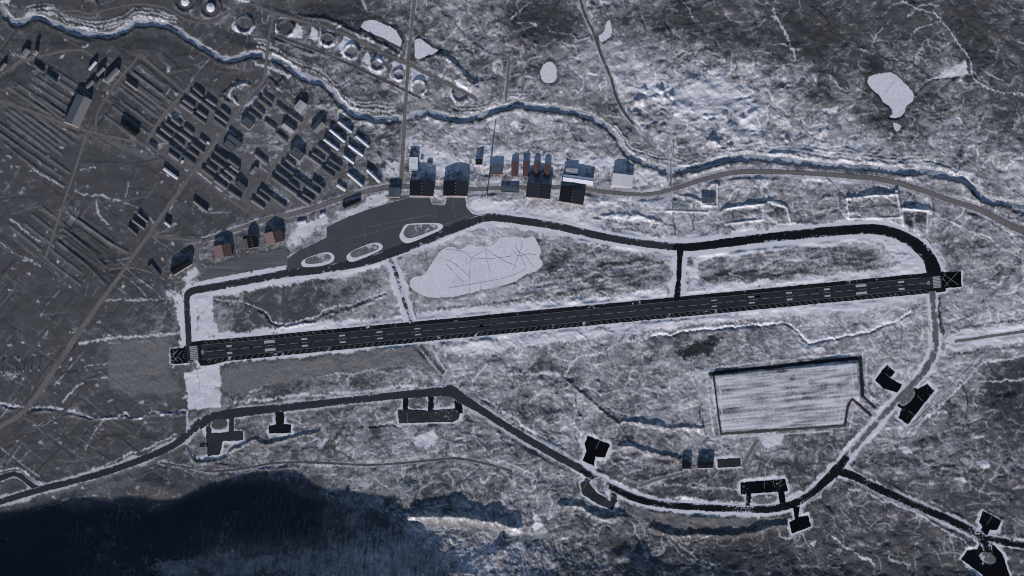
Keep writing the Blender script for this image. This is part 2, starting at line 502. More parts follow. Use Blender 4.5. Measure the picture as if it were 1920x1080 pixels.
area('T', 0.5, [(0,185),(110,225),(180,250),(280,285),(360,315),(330,320),(250,290),(150,258),(0,208)], 5)
area('T', 0.45, [(600,390),(700,350),(745,345),(740,372),(690,385),(620,412)], 4)
area('T', 0.5, [(1100,350),(1190,355),(1190,366),(1100,372)], 4)
area('T', 0.45, [(450,375),(480,345),(560,372),(560,390),(480,405)], 5)
area('T', 0.45, [(445,300),(470,285),(490,305),(470,335)], 4)
area('T', 0.5, [(585,195),(600,215),(585,228),(572,205)], 3)
area('T', 0.5, [(575,245),(600,255),(610,262),(600,272),(565,258)], 3)
area('T', 0.4, [(135,395),(245,470),(235,480),(130,410)], 3)
area('T', 0.38, [(300,232),(362,155),(430,190),(500,165),(590,190),(640,260),(700,330),(660,372),(560,400),(470,405),(330,318),(272,275)], 10, 0.8)
area('g', 0.45, [(420,230),(500,170),(560,180),(700,250),(735,330),(640,365),(560,340),(480,300)], 14, 1.6)
# --- full snow fields
area('S', 0.95, [(368,556),(398,548),(402,600),(410,632),(372,640)], 3)
area('S', 0.92, [(318,545),(344,548),(352,600),(352,643),(338,645),(333,590)], 4)
area('S', 1.0, [(346,698),(412,685),(414,762),(352,768)], 1.5, 0.3)
add('G', 1.5, 0.5, [(372,700),(374,762)], 0.3); add('G', 1.2, 0.4, [(386,700),(388,762)], 0.3); add('G', 1.5, 0.4, [(362,740),(363,768)], 0.3)
area('S', 0.92, [(1640,446),(1700,458),(1738,490),(1734,516),(1640,518),(1690,492),(1660,470)], 4)
area('S', 0.85, [(965,392),(1010,388),(1050,395),(1090,394),(1085,428),(1010,414),(962,402)], 4)
area('S', 0.80, [(1098,384),(1130,370),(1250,376),(1240,395),(1180,385),(1100,392)], 4)
area('S', 0.9, [(1122,368),(1160,372),(1150,385),(1125,385)], 3)
area('S', 0.88, [(832,650),(960,632),(1100,616),(1250,600),(1240,620),(1150,632),(1000,650),(900,664),(835,668)], 6)
area('S', 0.78, [(1250,600),(1440,578),(1720,548),(1722,575),(1600,590),(1440,598),(1280,612)], 6)
area('S', 0.92, [(780,585),(900,578),(1050,562),(1250,550),(1256,562),(1050,580),(780,602)], 4)
area('S', 0.95, [(1290,545),(1440,533),(1600,520),(1735,512),(1735,520),(1290,558)], 3)
area('S', 0.95, [(1290,478),(1440,458),(1600,446),(1650,448),(1600,458),(1440,470),(1330,484),(1300,500)], 4)
area('g', 0.85, [(1305,498),(1340,482),(1440,470),(1600,458),(1640,470),(1650,505),(1560,522),(1320,535)], 6)
area('g', 0.7, [(1030,480),(1120,470),(1255,485),(1250,545),(1100,555),(990,540),(1010,510)], 6)
area('S', 0.85, [(1292,505),(1305,490),(1312,520),(1310,545),(1290,550)], 3)
area('S', 0.7, [(1150,155),(1300,140),(1400,150),(1430,190),(1400,240),(1320,240),(1260,200),(1200,190)], 14)
area('S', 0.6, [(1430,260),(1560,270),(1640,300),(1560,305),(1440,296),(1300,315),(1330,290)], 8)
area('S', 0.75, [(1300,690),(1335,686),(1330,712),(1302,710)], 4)
area('S', 0.85, [(1425,815),(1468,812),(1465,835),(1430,838)], 3)
area('S', 0.9, [(775,815),(815,808),(822,830),(800,842),(780,838)], 4)
area('S', 0.85, [(592,832),(614,818),(617,826),(598,843)], 2)
area('S', 0.75, [(340,520),(368,500),(372,512),(350,535)], 3)
area('S', 0.8, [(575,415),(612,405),(614,420),(560,452),(540,458),(545,440)], 3)
area('S', 0.8, [(690,372),(725,360),(728,378),(700,390),(650,408),(640,404)], 3)
area('S', 0.7, [(630,400),(665,385),(690,375),(692,384),(640,408)], 3)
area('S', 0.75, [(740,300),(752,300),(750,330),(735,330),(722,318),(728,300)], 3)
area('S', 0.85, [(872,385),(890,372),(940,372),(975,385),(960,402),(905,398),(880,398)], 3)
area('S', 0.9, [(805,410),(838,410),(838,420),(805,420)], 3)   # snow heap between the hangars
area('S', 0.8, [(1210,300),(1255,320),(1250,345),(1195,350),(1190,330)], 6)
area('S', 0.8, [(766,345),(765,350),(760,365),(755,365),(757,345)], 2)
area('S', 0.85, [(817,345),(830,345),(830,365),(816,365)], 2)
area('S', 0.8, [(1036,355),(1050,355),(1046,376),(1034,374)], 2)
area('S', 0.7, [(1100,395),(1135,400),(1135,420),(1100,425)], 3)
# --- frozen ponds too small to stand alone
for poly in ([(548,62),(553,50),(560,42),(567,52),(566,70),(550,72)],[(578,72),(585,50),(594,60),(593,76)],[(632,92),(643,68),(652,66),(668,78),(658,86),(646,100)],
             [(677,118),(690,98),(696,112),(694,122)],[(704,98),(728,110),(722,117),(706,112)],[(732,116),(742,112),(762,126),(758,132),(738,126)],
             [(770,128),(806,146),(800,152),(770,152)],[(846,150),(864,150),(886,170),(880,176),(860,164)],[(1830,868),(1842,862),(1856,868),(1854,880),(1838,882)],
             [(1440,812),(1464,812),(1468,830),(1450,836)],[(920,232),(932,230),(937,246),(924,248)],[(1705,642),(1716,645),(1725,650),(1710,654)],[(1440,638),(1458,636),(1456,648)],
             [(1520,652),(1540,650),(1552,660),(1535,664)],[(1520,140),(1532,139),(1530,155)],[(1838,730),(1848,728),(1846,736)],[(1693,840),(1706,838),(1712,848),(1700,850)],
             [(1790,898),(1808,892),(1812,905)],[(1520,1018),(1532,1014),(1530,1026)],[(1536,205),(1572,200),(1568,212),(1545,214)],[(1150,142),(1172,140),(1172,158),(1156,158)],
             [(1320,132),(1360,132),(1350,148)],[(1390,195),(1440,205),(1430,220),(1400,215)],[(1720,160),(1760,140),(1810,112),(1815,140),(1760,150)],[(1000,950),(1020,985),(1000,1000)],
             [(118,70),(126,74),(122,78)],[(340,20),(350,14),(362,20)],[(440,0),(470,0),(468,6),(444,5)],[(437,48),(480,52),(470,62),(440,62)],[(2,0),(20,0),(16,10)]):
    area('S', 0.97, poly, 1.6, 0.5)
# --- half-covered lee slopes and dark hollows
area('D', 0.85, [(1265,662),(1285,650),(1310,640),(1335,630),(1352,634),(1338,658),(1310,668),(1285,672)], 4, 1.6)
area('D', 0.6, [(1000,680),(1012,672),(1052,688),(1050,697),(1010,692)], 3, 1.5)
area('D', 0.55, [(1620,108),(1650,100),(1660,135),(1630,150),(1612,130)], 6, 1.3)
area('D', 0.55, [(1510,165),(1560,170),(1578,192),(1540,205),(1512,190)], 6, 1.2)
area('D', 0.5, [(1600,210),(1660,215),(1720,225),(1740,265),(1680,262),(1620,245)], 8, 1.2)
area('D', 0.45, [(1450,20),(1530,30),(1600,60),(1620,100),(1560,110),(1480,100)], 14, 1.2)
area('D', 0.45, [(965,10),(1080,20),(1100,60),(1040,85),(960,60)], 12, 1.0)
area('D', 0.45, [(1160,20),(1300,10),(1340,60),(1280,80),(1180,70)], 14, 1.0)
area('D', 0.4, [(1320,60),(1450,50),(1450,75),(1380,85),(1320,75)], 10, 1.0)
area('D', 0.45, [(1780,10),(1830,10),(1850,60),(1840,130),(1800,80)], 12, 1.0)
area('D', 0.5, [(1720,150),(1780,155),(1770,190),(1730,190)], 7, 1.0)
area('D', 0.5, [(600,0),(680,5),(680,40),(600,30),(540,20)], 10, 0.8)
area('D', 0.4, [(80,60),(200,72),(270,65),(330,75),(420,130),(360,100),(240,85),(90,85)], 8, 0.8)
area('D', 0.5, [(440,55),(420,70),(470,95),(480,80)], 6)
area('D', 0.5, [(1830,690),(1920,680),(1920,800),(1870,790),(1840,740)], 14, 1.3)
area('D', 0.45, [(640,1060),(720,1010),(760,1000),(740,1080),(640,1090)], 8)
area('D', 0.55, [(1010,505),(1030,480),(1060,470),(1100,465),(1060,490),(1030,520)], 6, 1.4)
area('D', 0.35, [(1330,1000),(1480,990),(1500,1080),(1340,1090)], 14, 1.3)
for a in ([(822,579),(880,574),(955,565)],[(960,563),(1010,556),(1080,550)],[(1325,520),(1370,512),(1420,510)],[(1440,516),(1480,512),(1505,508)],[(1608,505),(1630,502),(1660,498)],
          [(1440,318),(1460,330)],[(1110,520),(1180,515),(1240,500)],[(1120,500),(1200,490),(1245,492)],[(1090,540),(1150,535)],[(1100,425),(1170,430),(1240,440)],[(1115,410),(1170,418),(1230,426)]):
    add('D', 4, 0.7, a, 2.2)
# --- ploughed snow ridges and snow-filled ditches
for w_, st, pts in (
 (7,0.95,[(352,549),(440,531),(545,508)]), (7,0.95,[(405,548),(480,540),(560,527),(640,515),(700,499),(728,488)]),
 (9,1.0,[(405,631),(480,624),(600,611),(765,596)]), (4,0.8,[(480,626),(600,616),(760,603)]),
 (3,0.85,[(400,563),(455,566),(485,582),(522,606),(545,606),(600,588),(660,568),(725,547)]),
 (3,0.8,[(205,645),(260,640),(312,635)]), (2.5,0.7,[(215,671),(260,664),(316,655)]), (5,0.8,[(150,642),(240,632),(335,622)]), (2.5,0.6,[(160,686),(215,678)]),
 (2,0.7,[(165,712),(220,708),(250,706)]), (4,0.85,[(0,757),(45,760),(100,766),(140,771),(165,778),(190,785),(215,785),(235,776),(260,784),(285,775),(310,778),(345,768)]),
 (3,0.7,[(160,718),(135,735),(118,755)]), (3,0.6,[(200,560),(255,562),(320,562)]),
 (4,0.85,[(965,700),(1040,702),(1060,706),(1080,672),(1120,665),(1160,646),(1220,630)]),
 (5,0.9,[(1220,630),(1330,617),(1400,610),(1440,607),(1475,606),(1492,618),(1512,637),(1535,640),(1580,631),(1640,617),(1677,602),(1705,584)]),
 (4,0.9,[(1700,815),(1728,790),(1760,765),(1800,725),(1840,685),(1870,676),(1920,665)]), (3,0.7,[(1820,715),(1870,715),(1920,712)]),
 (7,0.75,[(1800,625),(1860,616),(1920,608)]), (6,0.75,[(1775,652),(1860,640),(1920,630)]),
 (2.2,0.85,[(1690,2),(1715,16),(1745,22),(1765,38),(1785,65),(1808,95),(1822,120),(1824,148),(1850,165),(1880,174),(1920,178)]),
 (1.8,0.7,[(1700,32),(1716,20),(1735,8),(1760,12)]), (2,0.65,[(1635,90),(1650,60),(1665,35)]), (1.8,0.6,[(1708,75),(1718,55),(1765,42)]),
 (5,0.6,[(1450,20),(1462,48),(1475,65),(1488,95),(1492,112)]), (2,0.7,[(1830,250),(1850,210)]), (2,0.6,[(1720,262),(1800,265)]), (2.2,0.6,[(1820,130),(1860,165)]),
 (4,0.7,[(1290,447),(1440,431),(1560,417),(1640,409),(1705,424),(1755,462),(1775,500)]),
 (3,0.75,[(1640,448),(1642,462),(1665,480),(1695,497),(1697,508)]), (2.5,0.6,[(1445,480),(1500,465),(1560,462),(1605,460)]),
 (3,0.8,[(1690,368),(1740,395),(1800,425),(1860,455),(1920,485)]), (3,0.7,[(1740,375),(1744,430)]), (3,0.7,[(1890,600),(1915,560),(1918,480)]),
 (5,0.75,[(480,120),(505,128),(540,140)]), (2.5,0.7,[(955,560),(1000,555)]),
 (3,0.8,[(855,740),(920,778),(1000,830),(1060,865),(1140,900),(1200,925),(1300,937),(1400,942)]), (5,0.7,[(885,735),(940,770),(1010,815),(1080,860)]),
 (4,0.8,[(1590,890),(1660,915),(1740,952),(1800,978),(1835,1000)]), (3,0.8,[(1590,915),(1660,938),(1740,975),(1800,1010),(1820,1030)]),
 (3,0.8,[(1470,935),(1520,912),(1560,875),(1600,825)]), (3,0.8,[(1855,1010),(1880,1018),(1920,1026)]),
 (4,0.55,[(880,810),(930,870),(980,930),(1020,990),(1070,1060)]), (3,0.6,[(1180,975),(1200,1010),(1215,1050)]), (4,0.7,[(1560,1010),(1600,1030),(1640,1060)]),
 (3,0.85,[(480,870),(500,871)]), (2.5,0.7,[(400,885),(440,886),(480,882),(540,868),(580,866)]), (3,0.8,[(500,871),(535,868)]), (3,0.8,[(596,872),(640,873)]),
 (3,0.8,[(350,830),(358,848),(372,860),(415,857),(428,838),(455,830)]), (3,0.7,[(660,860),(662,845)]), (3,0.8,[(350,770),(352,830)]),
 (2.5,0.7,[(470,735),(520,715),(600,707),(690,697),(740,686),(790,690)]), (5,0.75,[(440,755),(540,745),(640,737),(740,727),(820,722)]),
 (3,0.75,[(0,880),(40,880),(85,912),(140,895),(230,858),(330,815)]), (3,0.6,[(0,985),(60,962),(120,938),(180,928)]), (2,0.55,[(180,985),(230,980),(275,960),(305,945)]),
 (3,0.7,[(155,85),(165,82)]), (2,0.55,[(130,175),(165,185)]), (4,0.7,[(369,325),(382,334),(396,346)]), (5,0.7,[(402,352),(418,362),(428,370)]),
 (3,0.7,[(415,235),(430,245),(442,254)]), (3,0.7,[(327,215),(345,228)]), (3,0.6,[(505,345),(520,358)]), (3.5,0.75,[(528,365),(542,377)]), (3,0.5,[(640,200),(700,222)]),
 (2,0.6,[(150,318),(180,314)]), (2.5,0.65,[(140,357),(180,368),(225,376)]), (3,0.6,[(180,380),(185,405),(200,420)]), (2.5,0.6,[(0,455),(30,475),(75,498)]), (2,0.55,[(240,340),(235,370)]),
 (3,0.7,[(20,412),(50,432),(75,455)]), (2,0.5,[(100,465),(80,445)]), (3,0.7,[(325,375),(318,395)]), (2,0.5,[(55,310),(120,352)]), (2,0.6,[(262,125),(270,135)]),
 (6,0.7,[(850,232),(900,238),(960,232),(1040,240)]), (3,0.7,[(770,262),(850,268),(940,275)]), (2,0.6,[(860,276),(960,283)]), (3,0.6,[(990,292),(1050,298)]),
 (4,0.7,[(1440,290),(1500,280),(1530,268),(1550,275)]), (4,0.6,[(1555,275),(1600,295),(1655,312)]), (3,0.7,[(1650,312),(1665,300),(1760,320)]), (4,0.7,[(1800,320),(1860,345),(1920,352)]),
 (3,0.6,[(1830,320),(1870,290),(1905,285)]), (4,0.6,[(1320,330),(1440,328),(1560,336),(1660,348),(1740,372)]), (2.5,0.6,[(1590,400),(1590,365),(1690,362)]),
 (2,0.6,[(1700,420),(1695,400)]), (2,0.5,[(1250,395),(1255,440)]), (3,0.7,[(1268,395),(1268,445)]), (3,0.6,[(1345,460),(1440,445)]),
 (4,0.75,[(1335,712),(1342,760),(1350,812)]), (3,0.65,[(1620,840),(1650,805),(1690,760),(1735,710)]), (4,0.7,[(1725,560),(1728,620),(1732,660),(1700,700),(1660,745)]),
 (3,0.8,[(1735,550),(1742,640)]), (4,0.65,[(1748,548),(1752,640)]), (3,0.6,[(1625,770),(1655,745)]), (2,0.7,[(1632,700),(1658,678)]), (3,0.6,[(1110,818),(1092,845)]), (3,0.7,[(1135,850),(1130,870)]),
 (3,0.55,[(1220,902),(1300,912),(1380,918)]), (3,0.55,[(1210,915),(1240,900),(1260,895)]),
 (3,0.6,[(800,150),(826,140)]), (2,0.6,[(1115,0),(1125,20),(1140,35)]), (4,0.6,[(1080,0),(1098,30),(1108,55)]), (3,0.55,[(1085,110),(1060,118),(1040,120)]), (4,0.5,[(680,0),(688,20)]),
 (2,0.6,[(1460,1000),(1480,1010),(1500,1005)]), (3,0.55,[(1630,990),(1650,972)]), (3,0.5,[(1600,950),(1590,930)]), (3,0.5,[(1780,1000),(1792,1050)]),
 ):
    add('S', w_, st, pts, 1.2)
# --- dark ditches, tracks and utility lines
for w_, st, pts in (
 (3,0.8,[(480,580),(500,594),(522,611),(545,611)]), (2.5,0.6,[(400,566),(450,566),(480,580)]), (4,0.8,[(1055,705),(1085,728),(1110,752),(1140,775),(1160,790)]),
 (3,0.8,[(1652,108),(1690,118),(1715,121),(1730,135),(1745,150),(1800,146)]), (3,0.6,[(1450,158),(1490,156),(1550,158)]),
 (2.5,0.7,[(853,50),(880,70),(905,92),(920,100),(955,103)]), (2,0.6,[(1540,700),(1600,670)]), (2.5,0.6,[(1645,640),(1660,660),(1680,680)]), (2.5,0.6,[(1690,610),(1690,660)]), (2.5,0.6,[(1675,605),(1690,622),(1725,622)]),
 (3,0.7,[(1765,760),(1780,775),(1800,795)]), (3,0.6,[(1810,800),(1815,760),(1805,720)]), (2.5,0.6,[(1480,985),(1520,1010),(1600,1030),(1700,1050)]), (3,0.6,[(1580,1000),(1690,1040),(1800,1075)]),
 (3,0.6,[(1660,860),(1720,860),(1760,880),(1830,900),(1900,925)]), (3,0.6,[(1800,860),(1820,880),(1850,905)]), (2,0.6,[(760,905),(765,880),(780,870)]), (3,0.5,[(330,872),(420,888),(480,876),(560,864),(650,868),(720,872)]),
 (3,0.6,[(720,870),(800,866),(860,862),(900,866),(960,882)]), (2.5,0.5,[(842,862),(842,830),(875,830),(875,862)]), (2,0.6,[(80,340),(150,390)]), (2,0.6,[(190,740),(230,775),(268,802)]), (3,0.6,[(225,775),(250,795),(270,805)]),
 (2,0.5,[(100,695),(130,708)]), (2.5,0.6,[(150,830),(170,800),(180,788)]), (3,0.6,[(145,835),(160,840),(200,820),(240,815),(265,812),(300,828)]), (3,0.7,[(0,872),(30,870),(60,882),(95,905),(140,890)]),
 (2,0.5,[(130,380),(190,425),(245,470)]), (2,0.6,[(300,335),(260,310),(155,302)]), (2,0.6,[(240,350),(290,356),(330,340)]), (2,0.5,[(225,395),(270,375),(300,365)]), (2,0.5,[(370,360),(330,360)]), (2,0.6,[(330,370),(400,412)]),
 (1.6,0.6,[(70,110),(120,100)]), (2,0.6,[(0,170),(60,205),(100,190)]), (2,0.5,[(10,140),(90,190)]), (2.5,0.7,[(60,82),(110,82),(150,78),(205,80),(240,92),(280,92),(310,105),(360,145)]), (2,0.5,[(260,105),(310,150),(355,150)]),
 (2,0.6,[(200,180),(240,205),(300,245)]), (2,0.6,[(205,175),(300,230)]), (2,0.55,[(222,155),(300,210)]), (2,0.5,[(190,195),(215,215)]), (2,0.5,[(210,165),(290,222)]), (2,0.5,[(250,110),(345,190)]), (2,0.5,[(270,115),(310,155)]),
 (1.6,0.6,[(722,262),(800,262),(900,280),(1000,300),(1060,296)]), (1.6,0.6,[(740,285),(800,276),(900,282)]), (1.6,0.6,[(760,325),(960,330)]), (1.6,0.5,[(720,300),(700,280),(660,250)]), (3,0.6,[(690,275),(720,300),(745,325)]),
 (2,0.5,[(1440,352),(1500,360)]), (2,0.6,[(1550,335),(1570,350),(1575,385)]), (3,0.6,[(1300,380),(1300,430)]), (2.5,0.6,[(1260,380),(1265,440)]), (2.5,0.6,[(1320,340),(1345,340),(1345,385)]), (2.5,0.5,[(1030,350),(1030,345)]),
 (3,0.5,[(1690,395),(1686,365)]), (2.5,0.6,[(1750,360),(1748,400)]), (3,0.6,[(1690,400),(1735,400)]), (2.5,0.5,[(1800,720),(1840,685)]), (2.5,0.6,[(1440,880),(1480,870),(1520,890)]), (3,0.5,[(1430,860),(1420,900)]),
 (3,0.7,[(1312,770),(1320,800),(1326,815)]), (2.5,0.6,[(1080,740),(1085,775),(1100,790)]), (3,0.5,[(1030,910),(1080,960),(1150,1020)]), (3,0.6,[(1170,1000),(1260,1030),(1350,1045),(1440,1030)]), (2.5,0.5,[(1090,1080),(1050,1010),(1020,970)]),
 (3,0.6,[(1015,1040),(1018,1080)]), (3,0.6,[(1028,1000),(1050,1040),(1065,1070)]), (3,0.6,[(1100,1030),(1110,1050)]), (2.5,0.5,[(1085,0),(1098,30)]), (3,0.7,[(1108,0),(1122,12),(1126,28)]),
 ):
    add('D', w_, st, pts, 1.3)
rs = random.Random(5)
for i in range(330):
    x, y = rs.uniform(480, 1920), rs.uniform(0, 1080)
    j_, i_ = int((y - RYv[0]) / STEP), int((x - RXv[0]) / STEP)
    if ROUGH[j_, i_] < 0.36: continue
    th = rs.gauss(-0.1, 0.55) + (0.6 if y > 760 and x > 900 else 0); Ln = rs.uniform(18, 75)
    c1 = rs.gauss(0, 0.35)
    pts = [(x + Ln * t * math.cos(th + c1 * t) , y + Ln * t * math.sin(th + c1 * t)) for t in (-0.5, -0.2, 0.15, 0.5)]
    add(rs.choice('SSDD'), rs.uniform(1.6, 3.6), rs.uniform(0.3, 0.6), pts, 2.0, rs.choice((-0.8, 0.9, 1.3)))
rs = random.Random(9)
for i in range(300):
    x, y = rs.uniform(-10, 470), rs.uniform(60, 930)
    if rs.random() < 0.35: x, y = rs.uniform(0, 340), rs.uniform(440, 900)
    th = rs.choice((0.64, 0.64, -0.93, -0.93, -0.1, rs.uniform(-1.5, 1.5))) + rs.gauss(0, 0.06); Ln = rs.uniform(12, 85)
    bend = rs.gauss(0, 0.15)
    pts = [(x + Ln * t * math.cos(th + bend * t), y + Ln * t * math.sin(th + bend * t)) for t in (-0.5, -0.15, 0.2, 0.5)]
    kd = rs.choice('STTTDD')
    add(kd, rs.uniform(1.4, 3.2), {'S': rs.uniform(0.15, 0.5), 'T': rs.uniform(0.35, 0.75), 'D': rs.uniform(0.3, 0.6)}[kd], pts, 1.6 if kd == 'S' else 0.8, rs.choice((0, 0.6, -0.5)), False)
for i in range(260):
    x, y = rs.uniform(0, 480), rs.uniform(100, 940)
    area('S', rs.uniform(0.25, 0.8), [(x + rs.uniform(2, 5.5) * math.cos(a), y + rs.uniform(1, 3) * math.sin(a)) for a in (0.3, 1.5, 2.8, 4.0, 5.2)], 1.5, 1.0)
u_, v_ = (0.79, 0.61), (0.60, -0.80)
for i in range(70):
    x, y = rs.uniform(300, 690), rs.uniform(165, 390)
    d_, Ln = (u_, rs.uniform(16, 40)) if rs.random() < 0.55 else (v_, rs.uniform(12, 30))
    add(rs.choice('SSTD'), rs.uniform(1.2, 2.0), rs.uniform(0.3, 0.6), [(x, y), (x + d_[0] * Ln, y + d_[1] * Ln)], 0.8, 0.3, False)
area('T', 0.85, [(210,640),(318,630),(322,650),(318,690),(340,735),(300,742),(205,735),(200,690)], 6, 0.6)
# --- old building pads and roads of the cleared quarter (low banks of gravel)
def pads(x0, y0, n, dx, dy, lx, ly):
    for i in range(n):
        a = (x0 + dx * i + random.uniform(-2, 2), y0 + dy * i + random.uniform(-2, 2))
        f0, f1 = random.uniform(0, 0.2), random.uniform(0.75, 1.05)
        p0 = (a[0] + lx * f0, a[1] + ly * f0); p1 = (a[0] + lx * f1, a[1] + ly * f1)
        add('T', 6, 0.55, [p0, p1], 0.4, 1.3, False)
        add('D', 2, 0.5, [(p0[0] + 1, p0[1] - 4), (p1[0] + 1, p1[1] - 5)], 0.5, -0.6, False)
pads(0, 215, 8, 9, -6.5, 118, 90)
pads(15, 165, 6, 14, -9, 95, 62)
pads(185, 205, 7, 13, -14, 90, 70)
pads(205, 140, 5, 12, -10, 85, 62)
pads(20, 425, 4, 16, -15, 65, 52)
pads(80, 480, 5, 14, -13, 75, 58)
pads(105, 440, 4, 12, -12, 90, 66)
for p in ([(10,270),(60,310),(125,352)],[(0,250),(115,330)],[(0,232),(60,275),(132,325)],[(130,400),(200,450),(245,475)],[(122,430),(180,480),(215,520)],[(110,455),(160,495),(200,535)]):
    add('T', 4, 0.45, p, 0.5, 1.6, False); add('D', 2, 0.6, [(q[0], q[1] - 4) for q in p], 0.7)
area('D', 0.5, [(125,410),(215,480),(235,510),(210,540),(150,500),(115,450)], 6, 1.0)
# --- banks, bunds and cuttings that catch the low sun
bank(5.0, 6, [(1590,372),(1640,366),(1686,364)]); bank(4, 5, [(1694,390),(1742,394)]); bank(3.5, 5, [(1590,408),(1588,372)]); bank(4, 6, [(1355,395),(1390,385),(1430,382)])
bank(4, 6, [(1130,405),(1190,405),(1240,418)]); bank(3, 5, [(1440,375),(1470,385),(1478,410)]); bank(3.5, 5, [(1270,365),(1300,372),(1330,385)])
bank(6, 7, [(800,110),(818,100),(840,110),(865,135),(895,165)]); bank(3, 5, [(430,165),(420,180),(440,195),(455,205)]); bank(3.5, 4, [(435,165),(452,163),(470,172)])
bank(4.5, 4, [(560,28),(620,43),(700,78),(760,108)]); bank(3.5, 4, [(515,72),(560,90),(640,116),(700,146),(760,176)])
area('S', 1.0, [(1775,630),(1860,616),(1920,606),(1990,598),(1990,636),(1920,640),(1860,648),(1790,658),(1765,650)], 3, 0.4)
add('D', 3, 0.8, [(1785,622),(1860,607),(1990,588)], 1.0); add('D', 3, 0.7, [(1780,664),(1860,655),(1990,642)], 1.0)
for p in ([(1592,410),(1588,372),(1682,364),(1690,408),(1592,410)],[(1694,432),(1692,392),(1740,396),(1738,434)],[(1316,368),(1316,386),(1345,386),(1345,345),(1318,345)],[(1250,396),(1330,398),(1335,378)],[(1355,392),(1430,384),(1432,412),(1360,420)],[(1440,378),(1475,390),(1482,418)]):
    add('S', 3.2, 0.95, p, 0.4, 2.2, False, False)
for p in ([(1600,392),(1680,386)],[(1345,425),(1345,445)],[(1400,420),(1402,440)],[(1362,400),(1425,394)]):
    add('D', 6, 0.5, p, 1.5)
area('D', 0.7, [(1696,402),(1712,402),(1712,432),(1698,420)], 2); area('D', 0.6, [(1718,402),(1734,404),(1732,418),(1718,416)], 2)
bank(4, 5, [(530,148),(525,165)]); bank(3.5, 4, [(505,150),(520,158),(527,170)])
for (x, y, r, fl) in ((535,52,15,0.10),(614,73,12,0.10),(659,97,13,0.20),(707,122,11,0.25),(748,140,10,0.3),(785,164,13,0.3),(863,177,14,0.3),(347,4,19,0.04),(395,15,19,0.04),(168,10,13,0.08),(458,46,16,0.12),(456,176,19,0.05)):
    ring(x, y, r, 3.0, 4.2, fl)
    if x > 420: add('S', 3.2, 0.8, [(x + (r + 5) * math.cos(a), y + (r + 5) * 0.9 * math.sin(a)) for a in np.linspace(0.2, 5.2, 12)], 1.4)
bank(5, 6, [(1165,790),(1230,800),(1310,805),(1320,808)]); bank(6, 8, [(1165,835),(1200,845),(1260,858),(1270,862)]); bank(7, 7, [(1050,948),(1090,952),(1130,975),(1170,968)]); bank(7, 7, [(1225,992),(1270,1004),(1380,1003),(1480,984)])
bank(5, 6, [(1115,832),(1140,836)]); bank(4, 5, [(1390,880),(1340,868)])
bank(17, 11, [(770,972),(800,968),(850,972),(900,978),(970,990)]); mound(855, 960, 20, 7); mound(935, 1035, 16, 16); mound(935, 962, 14, 8); mound(1172, 1044, 16, 9); mound(1195, 1095, 34, 24); mound(1055, 998, 22, 7); mound(1130, 998, 26, 6)
mound(1375, 250, 16, 6); mound(1335, 268, 12, 5); mound(1410, 215, 8, 4); mound(1392, 222, 7, 3); mound(1360, 222, 7, 3.5); mound(1290, 205, 10, 4); mound(1205, 190, 9, 4); mound(1238, 172, 6, 4); mound(1262, 182, 7, 4); mound(1195, 215, 12, 4); mound(1240, 240, 12, 4)
rm = random.Random(3)
for (x0, x1, y0, y1, n_) in ((1175,1275,165,262,46),(1315,1440,205,280,34),(1440,1560,205,285,18),(960,1010,60,110,10),(1380,1440,440,450,3),(1000,1130,700,800,14),(880,980,760,850,12)):
    for _ in range(n_):
        mound(rm.uniform(x0, x1), rm.uniform(y0, y1), rm.uniform(2.5, 6.5), rm.uniform(1.5, 4.2))
mound(770, 895, 16, -5); mound(305, 915, 26, 7); mound(270, 905, 20, 4)
area('T', 0.75, [(785,972),(850,976),(960,990),(960,998),(860,988),(800,982)], 3)
area('T', 0.6, [(925,1032),(948,1034),(950,1062),(922,1060)], 4)
bank(4, 5, [(352,838),(366,866),(416,862),(432,846),(470,828),(500,832),(545,822),(600,808)]); bank(-3, 5, [(690,800),(720,796),(750,802)])
bank(2.5, 4, [(484,588),(524,614),(548,613),(640,586),(724,554)]); bank(-2.5, 4, [(1220,632),(1330,619),(1440,609),(1475,608),(1492,620),(1512,639),(1535,642),(1640,619),(1705,586)])
bank(2.5, 4, [(0,764),(100,772),(165,784),(235,784),(345,775)]); bank(2, 3, [(1060,710),(1110,757),(1160,795)])
bank(2, 4, [(380,868),(480,880),(560,870)]); bank(3.0, 4, [(1440,286),(1530,300),(1600,318)])
# --- the square landfill platform with its black kerb road
PLAT = [(1340,705),(1606,680),(1611,748),(1590,752),(1583,796),(1352,812)]
win, D = poly_sdf(PLAT, 20, False)
pm = sm(-D, -1.5, 1.5)
stripe = spectral(0.9, 3.2, 26, ax=14, seed=71, ang=-0.095)
sq = sm(spectral(1.0, 18, 60, seed=72), 0.2, 1.4) * sm(PX, 1440, 1480) * (1 - sm(PY, 745, 760))
H[win] = H[win] * (1 - sm(-D, -12, -2)) + 7.0 * sm(-D, -7, 1.0) + 0.12 * stripe[win] * pm
snow[win] = snow[win] * (1 - pm) + pm * np.clip(0.60 + 0.20 * stripe[win] + 0.07 * N_s[win] - 0.25 * sq[win], 0, 1); dark[win] *= 1 - pm; tan[win] *= 1 - pm
for w_, pts in ((9,[(1332,701),(1400,693),(1500,682),(1612,671)]),(8,[(1613,671),(1616,715),(1617,742)]),(6,[(1617,742),(1632,757),(1640,764)]),(7,[(1352,814),(1450,807),(1540,801),(1584,798)]),(6,[(1584,798),(1590,760),(1598,749),(1610,758),(1632,778)]),(4,[(1338,704),(1347,780),(1352,814)])):
    add('D', w_, 0.97, pts, 0.15, 0, False)
for p in ([(1348,714),(1356,804)],[(1356,804),(1572,790)],[(1572,790),(1580,752)],[(1596,694),(1602,742)],[(1346,712),(1598,688)]):
    add('S', 2.0, 0.9, p, 0.3, 0, False, False)
